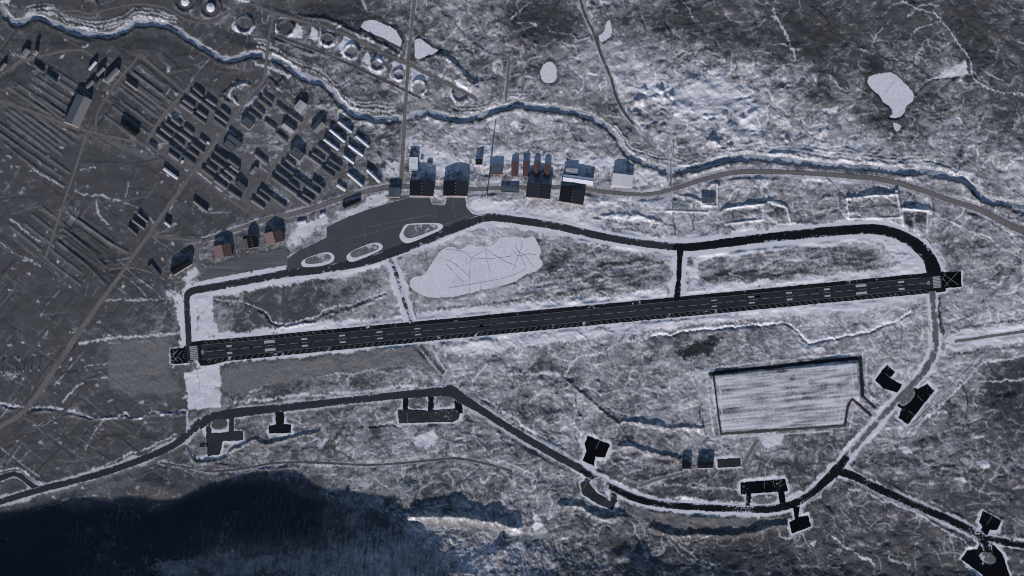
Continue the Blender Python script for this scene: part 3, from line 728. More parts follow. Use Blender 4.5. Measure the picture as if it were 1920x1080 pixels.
for p in ([(1322,690),(1326,720),(1338,816)],[(1326,692),(1460,676),(1618,660)],[(1624,664),(1627,735),(1652,758)],[(1342,822),(1450,815),(1560,808)],[(1592,808),(1602,770),(1622,786)]):
    add('S', 3.0, 0.85, p, 0.5, 0.0, False)
# --- river: a flat bed let into the plain, steep on its south side
RIVER = [(-40,-20),(0,8),(8,26),(25,41),(50,39),(70,33),(95,40),(125,54),(160,62),(205,68),(225,60),(255,42),(290,41),(330,58),(370,80),(400,100),(430,112),(480,100),(500,104),(520,114),(545,130),(590,151),(620,170),(650,205),(690,220),(740,222),(765,217),(800,210),(840,220),(870,225),(905,215),(950,200),(980,196),(1010,199),(1080,210),(1120,225),(1150,250),(1180,290),(1210,309),(1260,317),(1300,316),(1340,304),(1390,295),(1440,299),(1500,302),(1560,310),(1650,316),(1700,321),(1745,322),(1790,332),(1820,348),(1850,372),(1900,386),(1960,392)]
win, D = line_dist(RIVER, 40, True, True, 6.0)
south = line_dist([(x, y + 6) for x, y in RIVER], 40, True, True, 6.0)
bed = sm(-D, -8.5, -4.0)
H[win] = H[win] * (1 - bed) + (-3.4) * bed
win2, D2 = line_dist([(x + 1, y + 9.5) for x, y in RIVER], 30, True, True, 6.0)
H[win2] += (1.7 + 0.9 * N_mid[win2]) * np.exp(-(D2 / 6.0) ** 2)
snow[win] = np.maximum(snow[win] * (1 - bed), bed * 0.55)
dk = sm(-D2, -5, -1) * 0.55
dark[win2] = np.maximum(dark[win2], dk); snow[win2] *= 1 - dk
for dx, dy, w_, st in ((0,-12,3,0.75),(3,-19,2.5,0.6),(-2,-26,2,0.5)):
    for a, b in ((4,14),(17,26),(28,33),(36,50)):
        add('S', w_, st, [(x + dx, y + dy + 4 * math.sin(x * 0.05)) for x, y in RIVER[a:b]], 1.8, 0.6)
        add('D', w_ * 0.8, st * 0.8, [(x + dx, y + dy - 4 + 4 * math.sin(x * 0.05)) for x, y in RIVER[a:b]], 1.8, -0.6)
# streaks on shaded slopes: gullies running down the mountain
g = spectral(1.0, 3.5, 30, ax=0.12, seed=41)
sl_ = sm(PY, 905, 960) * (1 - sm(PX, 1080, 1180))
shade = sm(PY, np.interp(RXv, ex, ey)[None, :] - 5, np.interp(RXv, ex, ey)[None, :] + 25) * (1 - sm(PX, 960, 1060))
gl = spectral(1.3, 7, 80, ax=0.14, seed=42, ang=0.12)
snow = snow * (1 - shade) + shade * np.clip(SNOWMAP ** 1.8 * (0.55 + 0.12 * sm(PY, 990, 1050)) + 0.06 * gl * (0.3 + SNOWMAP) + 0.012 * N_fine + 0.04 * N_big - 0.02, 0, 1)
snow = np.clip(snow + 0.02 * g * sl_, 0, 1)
rock_shade = shade * sm(0.30 - SNOWMAP + 0.05 * gl, -0.12, 0.12)
dark = np.maximum(dark, 0.75 * rock_shade)  # dark rock plus cast shade put into the colour within the shadow outline
H += 0.35 * g * sl_ * sm(tt, 0.0, 0.1) * (1 - sm(tt, 0.4, 0.6))
area('S', 0.22, [(300,1052),(420,1044),(560,1050),(660,1040),(700,1080),(300,1092)], 8, 1.5)

# ================================================================== pavement and roads (also graded into the ground)
SHEETS = []
def new_obj(name, me, m=None, parent=None):
    o = bpy.data.objects.new(name, me)
    C.objects.link(o)
    if m is not None and me is not None and not me.materials: me.materials.append(M[m])
    if parent is not None: o.parent = parent
    return o
def mesh(name, verts, faces, smooth=False):
    me = bpy.data.meshes.new(name)
    me.from_pydata([tuple(v) for v in verts], [], faces)
    if smooth: me.polygons.foreach_set('use_smooth', [True] * len(me.polygons))
    me.update()
    return me
def flatten_line(pts, hw, pad=3.0):
    win, D = line_dist(pts, hw + 14, False, True, 6.0)
    if not D.size: return
    m = sm(-D, -hw - pad - 5, -hw - pad)
    FLAT[win] = np.maximum(FLAT[win], m)
def flatten_poly(pts, pad=3.0):
    win, D = poly_sdf(pts, 14, False)
    if not D.size: return
    FLAT[win] = np.maximum(FLAT[win], sm(-D, -pad - 5, -pad))
def structure(o, label=None):
    o['kind'] = 'structure'
    if label: o['label'] = label
    return o
def ribbon(name, pts, w_, z, m, border=0.0, bst=0.85, jit=0.35, parent=None, d=3.0, label=None):
    """road or taxiway: pts may carry their own width as a third value"""
    path = smooth_path(pts, d=d)
    P0 = np.array([p[:2] for p in pts], float)
    Wd = np.array([p[2] if len(p) > 2 else w_ for p in pts], float)
    cum = np.concatenate([[0], np.cumsum(np.linalg.norm(np.diff(P0, axis=0), axis=1))])
    L = np.concatenate([[0], np.cumsum(np.linalg.norm(np.diff(path, axis=0), axis=1))])
    ww = np.interp(L / max(L[-1], 1e-6) * cum[-1], cum, Wd)
    flatten_line(pts, Wd.max() / 2)
    if border:
        win, D = line_dist(pts, Wd.max() / 2 + border + 8, True)
        hw = Wd.mean() / 2
        nz = 1 + 0.20 * N_mid[win] + 0.10 * N_fine[win]
        mk = bst * sm(-D, -hw - border * np.clip(nz, 0.5, 1.6) - 1, -hw - border * np.clip(nz, 0.5, 1.6) * 0.5)
        snow[win] = np.maximum(snow[win], mk); dark[win] *= 1 - mk; tan[win] *= 1 - mk
    V = []; F = []
    t = np.gradient(path, axis=0)
    t /= np.linalg.norm(t, axis=1)[:, None] + 1e-9
    nrm = np.stack([-t[:, 1], t[:, 0]], 1)
    OFF = (-1.0, -0.6, 0.0, 0.6, 1.0); EV = (1.0, 0.3, 0.0, 0.3, 1.0)
    E = []
    for i, p in enumerate(path):
        ja, jb = random.gauss(0, jit), random.gauss(0, jit)
        for o_, e_ in zip(OFF, EV):
            q = p + nrm[i] * o_ * (ww[i] / 2 + (ja if o_ > 0 else jb) * abs(o_))
            V.append(at(*q, 0) + Vector((0, 0, z + 0.05 * (1 - abs(o_))))); E.append(e_)
        if i:
            k = 5 * i
            F += [(k - 5 + c, k + c, k + c + 1, k - 4 + c) for c in range(4)]
    me = mesh(name, V, F)
    if me.polygons[0].normal.z < 0: me.flip_normals()
    me.attributes.new('edge', 'FLOAT', 'POINT').data.foreach_set('value', E)
    o = new_obj(name, me, m, parent)
    if parent is None: structure(o, label)
    return o
def sheet(name, pts, z, m, border=0.0, bst=0.85, parent=None, smooth=False, jit=0.3, flat=True, label=None, zabs=None):
    base = list(pts)
    if flat: flatten_poly(base)
    if border:
        win, D = poly_sdf(base, border + 8)
        nz = 1 + 0.20 * N_mid[win] + 0.10 * N_fine[win]
        mk = bst * sm(-D, -border * np.clip(nz, 0.5, 1.6) - 1, -border * np.clip(nz, 0.5, 1.6) * 0.4)
        snow[win] = np.maximum(snow[win], mk); dark[win] *= 1 - mk; tan[win] *= 1 - mk
    if smooth: path = smooth_path(base, True, 3.0)
    else:
        path = []
        for a, b in zip(base, base[1:] + base[:1]):
            n = max(1, int(math.dist(a, b) / 4))
            for k in range(n): path.append((a[0] + (b[0] - a[0]) * k / n + random.gauss(0, jit), a[1] + (b[1] - a[1]) * k / n + random.gauss(0, jit)))
    V = [at(p[0], p[1], 0) + Vector((0, 0, z)) for p in path]
    F = [tuple(f) for f in tessellate_polygon([V])]
    me = mesh(name, V, F)
    s = sum(p.normal.z for p in me.polygons)
    if s < 0: me.flip_normals()
    o = new_obj(name, me, m, parent)
    if parent is None: structure(o, label)
    return o

# --- runway
def rc(x): return 662 - (x - 362) * 133 / 1395.0
def rhw(x): return float(np.interp(x, [340, 500, 900, 1780], [14.5, 13.0, 11.6, 11.6]))
RN = Vector((133 / 1395.0, 1, 0)).normalized()     # across the runway, pointing down the sheet
def rpt(x, off): return (x + RN.x * off, rc(x) + RN.y * off)
shoulder = sheet('runway_shoulder', [rpt(x, -rhw(x) - 7.0) for x in range(352, 1768, 24)] + [rpt(1772, -18.5), rpt(1772, 18.5)] + [rpt(x, rhw(x) + (11.5 if x < 420 else 7.8)) for x in range(1766, 350, -24)], 0.26, 'shoulder', 6.0, 0.95, label='black paved shoulders along both sides of the runway')
runway = sheet('runway', [rpt(x, -rhw(x)) for x in range(350, 1768, 30)] + [rpt(1766, -11.6), rpt(1766, 11.6)] + [rpt(x, rhw(x)) for x in range(1760, 348, -30)], 0.64, 'runway', jit=0.12, label='long grey runway with white markings')
over_w = sheet('runway_overrun', [(319,654),(352,652),(354,681),(320,683)], 0.42, 'pad', 2, label='black chevron overrun at the west end of the runway')
over_e = sheet('runway_overrun', [(1764,511),(1802,509),(1803,538),(1765,541)], 0.42, 'pad', 2, label='black overrun with crossed lines at the east end of the runway')
def quad(name, c, along, across, ang, z, m, parent):
    """paint rectangle, c in sheet units; along/across lengths; ang measured from the runway axis"""
    ax = Vector((1, -133 / 1395.0, 0)).normalized()
    ca, sa = math.cos(ang), math.sin(ang)
    u = Vector((ax.x * ca - ax.y * sa, ax.x * sa + ax.y * ca, 0)); v = Vector((-u.y, u.x, 0))
    V = []
    for s, t in ((-1, -1), (1, -1), (1, 1), (-1, 1)):
        p = Vector((c[0], c[1], 0)) + u * (along / 2 * s) + v * (across / 2 * t)
        V.append(at(p.x, p.y, 0) + Vector((0, 0, z)))
    me = mesh(name, V, [(0, 1, 2, 3)])
    if me.polygons[0].normal.z < 0: me.flip_normals()
    return new_obj(name, me, m, parent)
x = 392.0
while x < 1735:
    quad('centre_line_dash', rpt(x, 0), 15, 1.1, 0, 0.76, 'dash', runway); x += 22.7
for x, L, Wd, o_ in ((430,10,4.0,6.5),(506,20,5.2,7.5),(571,11,3.4,6.3),(642,11,3.0,6.2),(712,11,2.6,6.0),(783,11,2.3,5.6),(1339,10,2.3,5.6),(1409,11,2.6,5.6),(1480,11,3.4,6.2),(1551,11,3.4,6.2),(1615,20,4.6,7.0),(1690,11,3.8,6.6)):
    for s in (-1, 1): quad('touchdown_marking', rpt(x, s * o_), L, Wd, 0, 0.76, 'paint', runway)
for i in range(8):
    quad('threshold_bar', rpt(363.5, -11.5 + i * 3.3), 14.5, 2.1, 0, 0.76, 'paint', runway)
    quad('threshold_bar', rpt(1756.5, -9.6 + i * 2.75), 14, 1.8, 0, 0.76, 'paint', runway)
for xx in (375.5, 348.0): quad('cross_band', rpt(xx, 0), 5, 27, 0, 0.74, 'shoulder', runway)
def digits(txt, c, h, rot, parent):
    seg = {'0': 'abcdef', '8': 'abcdefg', '2': 'abged', '6': 'afgedc'}
    for i, ch in enumerate(txt):
        off = (i - 0.5) * h * 0.8
        for s in seg[ch]:
            px_, py_, w_, l_ = {'a': (0, -.5, 1, 0), 'd': (0, .5, 1, 0), 'g': (0, 0, 1, 0), 'f': (-.28, -.25, 0, 1), 'b': (.28, -.25, 0, 1), 'e': (-.28, .25, 0, 1), 'c': (.28, .25, 0, 1)}[s]
            q = (off + px_ * h, py_ * h)                      # text frame: x right, y down
            ca, sa = math.cos(rot), math.sin(rot)
            quad('number_stroke', (c[0] + q[0] * ca - q[1] * sa, c[1] + q[0] * sa + q[1] * ca), (0.56 if w_ else 0.5) * h, 0.16 * h, rot + RWA + (0 if w_ else math.pi / 2), 0.76, 'paint', parent)
digits('08', rpt(380, 0), 5.0, R(84), runway)
digits('26', rpt(1741, 0), 4.6, R(-96), runway)
# painted edge lines and shoulder hatching
for s in (-1, 1):
    xs = list(range(378, 1748, 30))
    for a, b in zip(xs[:-1], xs[1:]):
        pass
    V = []; F = []
    for i, xx in enumerate(xs):
        for o_ in (rhw(xx) - 0.9, rhw(xx) - 0.3):
            p = rpt(xx, s * o_); V.append(at(*p, 0) + Vector((0, 0, 0.74)))
        if i: F.append((2 * i - 2, 2 * i, 2 * i + 1, 2 * i - 1))
    me = mesh('edge_line', V, F)
    if me.polygons[0].normal.z < 0: me.flip_normals()
    new_obj('edge_line', me, 'paint_worn', runway)
x = 392.0
while x < 1740:
    a = R(-42) if x < 1085 else R(42)
    quad('shoulder_stripe', rpt(x, rhw(x) + 4.2), 9.0, 0.7, a, 0.40, 'seam', shoulder)
    if x < 640: quad('shoulder_stripe', rpt(x - 4, -rhw(x) - 3.6), 7.5, 0.7, R(48), 0.40, 'seam', shoulder)
    x += 11.3
for i in range(26):
    xx = random.uniform(400, 1730)
    quad('repair_patch', rpt(xx, random.uniform(-7, 7)), random.uniform(8, 46), random.uniform(2.5, 6), 0, 0.68, random.choice(('patch_dark', 'patch_light')), runway)
for xx, sg in ((440, 1), (500, 1), (560, 1), (1570, -1), (1630, -1), (1690, -1)):
    quad('rubber_streak', rpt(xx, random.uniform(-1, 1)), 62, 7.5, 0, 0.70, 'patch_dark', runway)
for k in range(3):
    for s in (-1, 1):
        quad('chevron_stripe', (329 + k * 9, 667.5 + s * 5.5), 13, 0.9, s * R(45) + RWA, 0.52, 'seam', over_w)
for s in (-1, 1):
    quad('chevron_stripe', (1783, 524), 36, 0.8, s * R(42), 0.52, 'seam', over_e)
    quad('chevron_stripe', (1772 + 2 * s, 524 + 6 * s), 18, 0.7, s * R(60), 0.52, 'seam', over_e)

area('T', 1.0, [(422,690),(480,681),(600,669),(775,653),(815,680),(760,687),(700,694),(600,706),(480,726),(418,738)], 4, 0.8)
# --- taxiways
ribbon('taxiway', [(354,648,11),(352,600,11),(350,562,12),(358,547,13),(400,539,13),(480,524,13),(540,513,14),(620,503,15),(690,489,16),(740,472,17),(800,449,17),(850,429,17),(890,414,16),(920,408,14),(960,412,13),(1040,424,13),(1120,442,13),(1200,456,12.5),(1262,463,13)], 13, 0.52, 'taxi_grey', 14, 1.0, label='grey taxiway curving from the west runway end past the apron')
ribbon('taxiway', [(1250,462,13),(1300,463,15),(1380,453,16),(1440,446,17),(1560,434,18),(1620,430,18),(1655,432,19),(1690,443,20),(1720,461,22),(1740,482,24),(1750,505,27),(1751,522,28)], 18, 0.36, 'taxi_dark', 13, 1.0, label='black taxiway curving down to the east end of the runway')
ribbon('taxiway', [(1276,463,13),(1274,490,10),(1272,530,9.5),(1269,556,13),(1268,566,16)], 10, 0.38, 'taxi_dark', 12, 1.0, label='short black link between the curved taxiway and the runway')
ribbon('taxiway', [(722,478,14),(735,493,10),(744,520,8.5),(755,555,8),(766,590,8),(772,606,9)], 8, 0.38, 'taxi_link', 11, 1.0, label='narrow grey link from the apron to the runway')
ribbon('taxiway', [(788,648,9),(802,664,8),(818,684,8),(832,700,9)], 8, 0.34, 'gravel_dark', 2, 0.5, label='dark gravel link south of the runway')
ribbon('gravel_strip', [(812,648),(822,668),(838,692)], 7, 0.32, 'gravel_snowy', 2, 0.6)
ribbon('taxiway', [(-30,950,11),(30,932,11),(75,918,12),(140,902,12),(200,885,12),(260,864,12),(320,838,12),(355,812,14),(375,795,20),(420,778,18),(500,768,15),(620,755,13),(740,742,13),(800,737,15),(842,733,22),(862,745,20),(900,768,13),(950,800,13),(1020,842,13),(1090,880,14)], 13, 0.36, 'taxi_grey', 4, 0.6, label='dark taxiway running below the runway on the south-west side')
ribbon('taxiway', [(1080,874,14),(1130,905,14),(1180,930,14),(1230,944,13),(1300,951,13),(1400,955,13),(1450,954,14),(1490,944,14),(1520,926,14),(1548,902,15),(1568,882,20),(1580,868,16),(1588,856,13)], 14, 0.34, 'taxi_snowy', 8, 0.9, label='black taxiway with blown snow curving round the south-east')
ribbon('taxiway', [(1562,880,16),(1600,893,15),(1650,918,15),(1700,940,15),(1760,966,15),(1810,990,16),(1838,1008,22),(1852,1030,16),(1850,1060,16)], 15, 0.31, 'taxi_snowy', 4, 0.75, label='black snow-streaked taxiway leading to the lower right corner')
ribbon('taxiway', [(1832,1006),(1870,1014),(1940,1026)], 13, 0.29, 'taxi_snowy', 4, 0.75, label='black taxiway leaving the picture at the lower right')
ribbon('taxiway', [(1586,858,13),(1612,828,12),(1650,786,12),(1700,732,12),(1730,700,13),(1750,664,14),(1754,625,12),(1751,585,11),(1748,546,14)], 12, 0.33, 'taxi_worn', 8, 0.9, label='snow-covered grey taxiway rising to the east end of the runway')
ribbon('taxiway', [(-30,904),(0,897),(20,890),(34,890),(50,902),(72,918)], 10, 0.31, 'taxi_grey', 3, 0.5, label='dark taxiway bend at the left edge')
add('D', 7, 0.8, [(1762,560),(1766,600),(1768,625)], 1.5)
# --- apron and hardstands
apron = sheet('apron', [(536,510),(538,486),(562,470),(612,446),(613,426),(655,406),(700,390),(742,378),(770,371),(806,371),(810,384),(834,386),(838,371),(872,371),(874,390),(886,402),(905,406),(900,416),(850,436),(760,470),(690,494),(600,508),(545,515)], 0.38, 'apron', 2, 0.6, label='large grey aircraft apron in front of the hangars')
sheet('apron', [(370,522),(400,497),(430,488),(478,476),(538,464),(538,497),(480,507),(410,520),(374,528)], 0.36, 'apron_pale', 0, label='western grey apron below the red-roofed hangars')
for p, lb in (([(752,434),(760,422),(775,419),(815,418),(829,421),(830,427),(820,434),(770,455),(755,453),(749,444)], 'snow-rimmed island nearest the hangars on the apron'),
              ([(650,480),(662,470),(690,458),(708,455),(717,460),(716,467),(700,476),(665,490),(653,489)], 'middle snow-rimmed island on the apron'),
              ([(566,490),(580,482),(605,474),(620,474),(627,482),(622,492),(600,499),(575,501),(566,498)], 'western snow-rimmed island on the apron')):
    cx = sum(q[0] for q in p) / len(p); cy = sum(q[1] for q in p) / len(p)
    sheet('apron_island', p, 0.66, 'ice', smooth=True, flat=False, label=lb)
    sheet('island_ground', [(cx + (q[0] - cx) * 0.80, cy - 1.8 + (q[1] - cy) * 0.68) for q in p], 0.80, 'island', smooth=True, flat=False, parent=bpy.data.objects['apron_island'] if False else C.objects[-1])
for a, b in (((600,512),(560,440)),((690,470),(680,420)),((815,378),(816,408)),((538,480),(540,510)),((640,452),(760,420)),((690,425),(812,402)),((850,378),(852,410)),((880,404),(820,425))):
    d_ = math.dist(a, b)
    quad('pavement_joint', ((a[0] + b[0]) / 2, (a[1] + b[1]) / 2), d_, 0.5, math.atan2(b[1] - a[1], b[0] - a[0]) + RWA, 0.50, 'seam', apron)
def rot_rect(cx, cy, L, Wd, deg):
    ca, sa = math.cos(R(deg)), math.sin(R(deg))
    return [(cx + x * ca - y * sa, cy + x * sa + y * ca) for x, y in ((-L / 2, -Wd / 2), (L / 2, -Wd / 2), (L / 2, Wd / 2), (-L / 2, Wd / 2))]
for m, lb, p in (
   ('pad', 'black hardstand north of the curving south taxiway', [(1102,817),(1144,833),(1134,858),(1116,856),(1114,874),(1092,864),(1100,846),(1096,833)]),
   ('pad_grey', 'dark hardstand looping round an island south of the taxiway', [(1088,905),(1102,903),(1120,924),(1146,940),(1158,932),(1149,957),(1120,945),(1091,926)]),
   ('pad', 'wide black hardstand by the bottom bend of the taxiway', [(1388,905),(1472,898),(1478,921),(1389,927)]),
   ('pad', 'small black hardstand below the bottom bend', [(1480,980),(1490,974),(1487,950),(1499,950),(1497,970),(1515,967),(1521,987),(1485,1001)]),
   ('pad', 'black hardstand beside the snow platform', [(1663,684),(1678,698),(1669,708),(1692,722),(1682,736),(1656,728),(1640,713)]),
   ('pad', 'long black hardstand east of the grey taxiway', [(1738,720),(1752,733),(1702,796),(1684,784),(1691,766),(1677,758),(1704,724),(1722,729)]),
   ('pad', 'black hardstand near the lower right corner', [(1843,958),(1878,976),(1870,993),(1856,994),(1850,1006),(1834,1002),(1842,988),(1835,978)]),
   ('pad', 'black snow-streaked hardstand in the lower right corner', [(1814,1032),(1802,1048),(1852,1086),(1895,1086),(1880,1040),(1856,1014),(1838,1016),(1832,1030)]),
   ('taxi_grey', 'west hardstand looping round a bare oval below the south-west taxiway', [(414,812),(440,808),(456,808),(456,826),(418,827),(412,852),(389,856),(386,815),(388,785),(396,784),(397,812)]),
   ('taxi_dark', 'small hardstand below the south-west taxiway', [(516,772),(532,770),(532,795),(546,797),(545,812),(505,813),(504,798),(517,796)]),
   ('pad_grey', 'broad hardstand below two ovals at the taxiway fork', [(745,769),(757,767),(800,770),(852,766),(862,772),(860,786),(850,791),(748,794)]),
   ('pad_grey', 'grey yard beside the two black sheds', rot_rect(1367,868,44,16,-4))):
    sheet('hardstand', p, 0.28, m, 7, 0.85, label=lb, jit=0.45)
for p, w_, m in (([(1108,890),(1098,908)],13,'pad_grey'),([(1153,914),(1150,942)],14,'pad_grey'),([(1404,924),(1402,952)],11,'pad'),([(1465,920),(1468,950)],12,'pad'),([(761,744),(760,772)],10,'taxi_dark'),([(808,740),(808,772)],11,'taxi_dark'),([(856,740),(862,775)],14,'taxi_dark'),([(434,774),(434,812)],9,'taxi_grey')):
    ribbon('hardstand_link', p, w_, 0.24, m, 4, 0.7)
for (cx, cy, rx, ry, deg, m, lb) in ((1126,908,17,12,30,'island','oval snowy island in the looping hardstand south of the taxiway'),(1433,937,23,8.5,-2,'island','oval snowy island at the bottom hardstand'),(1701,745,20,9.5,-50,'island','oval snowy island beside the long eastern hardstand'),(1852,1046,17,10,25,'island','oval snowy island in the lower right corner'),
      (784,757,18,11,-5,'island','western oval below the taxiway fork'),(833,753,20,10,-5,'island','eastern oval below the taxiway fork'),(410,796,17,10.5,-5,'gravel_dark','bare oval at the west hardstand')):
    pts = [(cx + rx * math.cos(a) * math.cos(R(deg)) - ry * math.sin(a) * math.sin(R(deg)), cy + rx * math.cos(a) * math.sin(R(deg)) + ry * math.sin(a) * math.cos(R(deg))) for a in np.linspace(0, 2 * math.pi, 14)[:-1]]
    isl = sheet('hardstand_island', pts, 0.60, m, smooth=True, flat=False, label=lb)
    ribbon('snow_rim', [((q[0] - cx) * 0.9 + cx, (q[1] - cy) * 0.9 + cy) for q in pts[1:9]], 1.9, 0.70, 'gravel_snowy', 0, 0, 0.5, parent=isl)
for a, b in (((1124,826),(1117,842)),((1433,900),(1433,916)),((1450,900),(1452,914)),((1660,700),(1672,712)),((1720,742),(1730,752)),((1703,770),(1716,780)),((1860,968),(1850,984)),((1100,905),(1094,916)),((1140,932),(1134,944)),((763,772),(764,792))):
    d_ = math.dist(a, b)
    structure(quad('hardstand_stripe', ((a[0] + b[0]) / 2, (a[1] + b[1]) / 2), d_, 0.7, math.atan2(b[1] - a[1], b[0] - a[0]) + RWA, 0.40, 'seam', None))
# --- roads
ribbon('gravel_road', [(-40,822,9),(0,800,9),(50,765,10),(110,680,12),(140,635,12),(170,592,10),(235,502,8),(275,445,8),(330,367,9),(380,300,7),(420,245,6),(460,190,6),(485,162,6)], 8, 0.26, 'gravel', 0, label='wide gravel road climbing from the left edge through the town')
ribbon('gravel_road', [(484,162,6),(495,148,6),(500,110,6),(506,60,5),(515,25,5)], 6, 0.25, 'gravel', 0, label='narrow gravel road leaving the town northwards')
ribbon('gravel_road', [(752,345,8),(756,270,6.5),(760,200,6),(766,110,6.5),(772,50,6),(780,-30,6)], 6, 0.26, 'gravel', 1.5, 0.4, label='straight gravel road running north past the river')
ribbon('gravel_road', [(380,452,7),(440,432,7),(500,412,8),(570,396,9),(640,372,9),(700,356,9),(745,350,10),(820,352,7),(880,355,7),(960,352,7),(1080,352,8),(1120,358,8),(1170,363,7),(1220,364,7),(1270,352,8),(1320,336,9),(1380,323,9),(1440,322,9),(1520,325,9),(1600,331,9),(1660,338,10),(1720,354,10),(1780,375,10),(1840,395,11),(1900,425,13),(1960,450,13)], 8, 0.24, 'gravel', 2, 0.5, label='long gravel road behind the hangars running to the right edge')
ribbon('gravel_track', [(162,252),(150,290),(130,350),(108,415),(85,485)], 5, 0.22, 'gravel', 0, label='straight gravel track across the cleared quarter')
ribbon('gravel_track', [(-40,430),(0,450),(40,472),(80,494),(150,548)], 5, 0.21, 'gravel_dark', 0, label='gravel track at the left edge below the cleared quarter')
ribbon('gravel_track', [(-30,158,6),(10,135,7),(40,115,8),(80,105,7),(120,96,5),(155,95,4),(175,106,4)], 6, 0.22, 'gravel', 0, label='curving gravel track in the upper left')
ribbon('gravel_track', [(355,318),(310,290),(265,270),(235,262),(180,250),(110,228),(50,205),(-30,180)], 5, 0.2, 'gravel', 0, label='gravel street along the south edge of the old quarter')
ribbon('gravel_track', [(180,250),(182,215),(205,175),(230,140),(250,118),(262,102),(275,108)], 5, 0.21, 'gravel', 0, label='gravel street beside the big grey-roofed building')
ribbon('gravel_track', [(355,316),(400,352),(450,388),(462,398)], 5, 0.2, 'gravel', 0, label='gravel street below the barrack blocks')
ribbon('gravel_track', [(275,268),(300,225),(330,190),(358,165),(368,150)], 7, 0.22, 'gravel', 0, label='gravel street along the west side of the barrack blocks')
ribbon('gravel_track', [(462,398),(480,370),(500,340),(520,300),(545,270),(562,248),(575,225),(580,205)], 6, 0.22, 'gravel', 0, label='gravel street between the barrack blocks')
ribbon('gravel_track', [(382,452),(370,470),(372,500),(380,512)], 6, 0.2, 'gravel', 0, label='short gravel drive beside the western red-roofed hangar')
ribbon('gravel_track', [(275,440),(330,448),(382,450)], 6, 0.2, 'gravel', 0, label='gravel street joining the town road to the hangar road')
ribbon('gravel_track', [(262,102),(300,135),(352,178)], 5, 0.2, 'gravel', 0, label='gravel street along the north edge of the old quarter')
ribbon('gravel_track', [(610,262),(625,290),(632,310),(620,335),(600,362),(590,385)], 6, 0.21, 'gravel', 0, label='gravel street west of the white-roofed dormitories')
ribbon('gravel_track', [(205,505),(245,502),(280,510),(310,525)], 4, 0.2, 'gravel', 0, label='gravel drive to the black-roofed hangar')
ribbon('gravel_track', [(470,-20),(490,14),(520,26),(560,38),(620,54),(680,80),(730,104),(770,122),(820,148),(880,178),(895,190)], 6, 0.22, 'gravel', 0, label='gravel road along the tank farm')
ribbon('gravel_track', [(515,65),(560,82),(620,105),(680,132),(750,165),(790,185)], 5, 0.2, 'gravel_dark', 0, label='lower gravel track of the tank farm')
ribbon('gravel_track', [(100,22),(140,20),(170,26),(200,18),(260,8),(310,15),(345,35),(370,42),(400,40),(430,22),(460,8),(480,10)], 4, 0.22, 'gravel', 0, label='gravel track past the two white tanks')
ribbon('gravel_track', [(1082,-20,6),(1098,30,6),(1115,65,5.5),(1128,105,5.5),(1145,145,6),(1155,180,6),(1170,210,6),(1188,233,5)], 6, 0.24, 'gravel_dark', 2, 0.5, label='dark raised track winding down the upper middle')
ribbon('gravel_track', [(1188,233),(1210,258),(1240,275),(1258,268)], 4, 0.2, 'gravel_snowy', 0, label='snowy track down to the river crossing')
ribbon('gravel_track', [(1258,262),(1258,300),(1257,350)], 6, 0.3, 'gravel_snowy', 0, label='short causeway across the river')
ribbon('gravel_track', [(955,104),(952,150),(948,188)], 4, 0.2, 'gravel', 1, 0.4, label='short straight track north of the river')
ribbon('gravel_track', [(1392,875,6),(1405,850,6),(1420,825,7)], 6, 0.2, 'gravel', 1, 0.4, label='short track beside the grey yard')
ribbon('gravel_track', [(1198,912),(1235,898),(1262,893),(1290,884)], 5, 0.2, 'gravel', 2, 0.5, label='track from the taxiway to the two black sheds')
ribbon('gravel_track', [(-20,845),(40,818),(80,795),(120,770),(150,735),(180,715)], 6, 0.19, 'gravel_dark', 0, label='faint gravel track below the wide road')
ribbon('gravel_track', [(300,868,4),(360,878,4),(400,884,4),(460,878,4),(520,868,4),(600,868,4),(700,872,4),(800,864,4),(860,860,4),(920,872,4),(960,884,4)], 4, 0.2, 'gravel_dark', 1.5, 0.4, label='track along the foot of the mountain')
ribbon('gravel_track', [(1690,812),(1720,785),(1755,750),(1800,705),(1840,668)], 4, 0.2, 'gravel_snowy', 1, 0.5, label='snowy track right of the long hardstand')
ribbon('gravel_track', [(1790,640,5),(1820,636,5),(1860,630,5),(1960,616,5)], 5, 0.2, 'gravel', 9, 0.92, label='broad snowy road leaving at the right edge')

# --- lakes and river ice
LAKES = (
 ('big frozen lake with cracks beside the runway', [(768,528),(776,520),(795,514),(808,496),(825,472),(845,462),(862,468),(880,458),(900,462),(925,458),(938,446),(960,443),(985,446),(1000,443),(1008,455),(1014,470),(1012,482),(1018,496),(1005,508),(985,515),(965,528),(930,538),(900,544),(880,550),(850,556),(815,558),(790,553),(772,541)]),
 ('large white frozen pond in the upper right', [(1627,150),(1632,143),(1650,138),(1674,137),(1690,150),(1706,166),(1713,178),(1711,190),(1700,198),(1696,210),(1688,219),(1676,222),(1668,220),(1674,210),(1668,200),(1655,190),(1648,178),(1636,168),(1628,158)]),
 ('small frozen pond beside the dark stream bend', [(1015,128),(1022,119),(1033,116),(1042,125),(1044,140),(1042,150),(1034,155),(1022,154),(1014,146)]),
 ('small frozen pond beside the dark raised track', [(1122,68),(1132,60),(1136,44),(1142,38),(1147,50),(1145,68),(1134,76),(1127,80)]),
 ('long frozen pond above the tank farm', [(676,50),(684,40),(700,38),(718,44),(738,54),(748,66),(753,76),(750,87),(735,80),(715,70),(695,62)]),
 ('frozen pond right of the straight north road', [(778,78),(786,72),(796,78),(812,90),(822,94),(812,102),(798,106),(786,110),(778,106)]),
 ('tiny frozen pond below the large upper-right pond', [(1674,231),(1684,232),(1690,238),(1686,244),(1681,247),(1677,240)]))
lake_objs = []
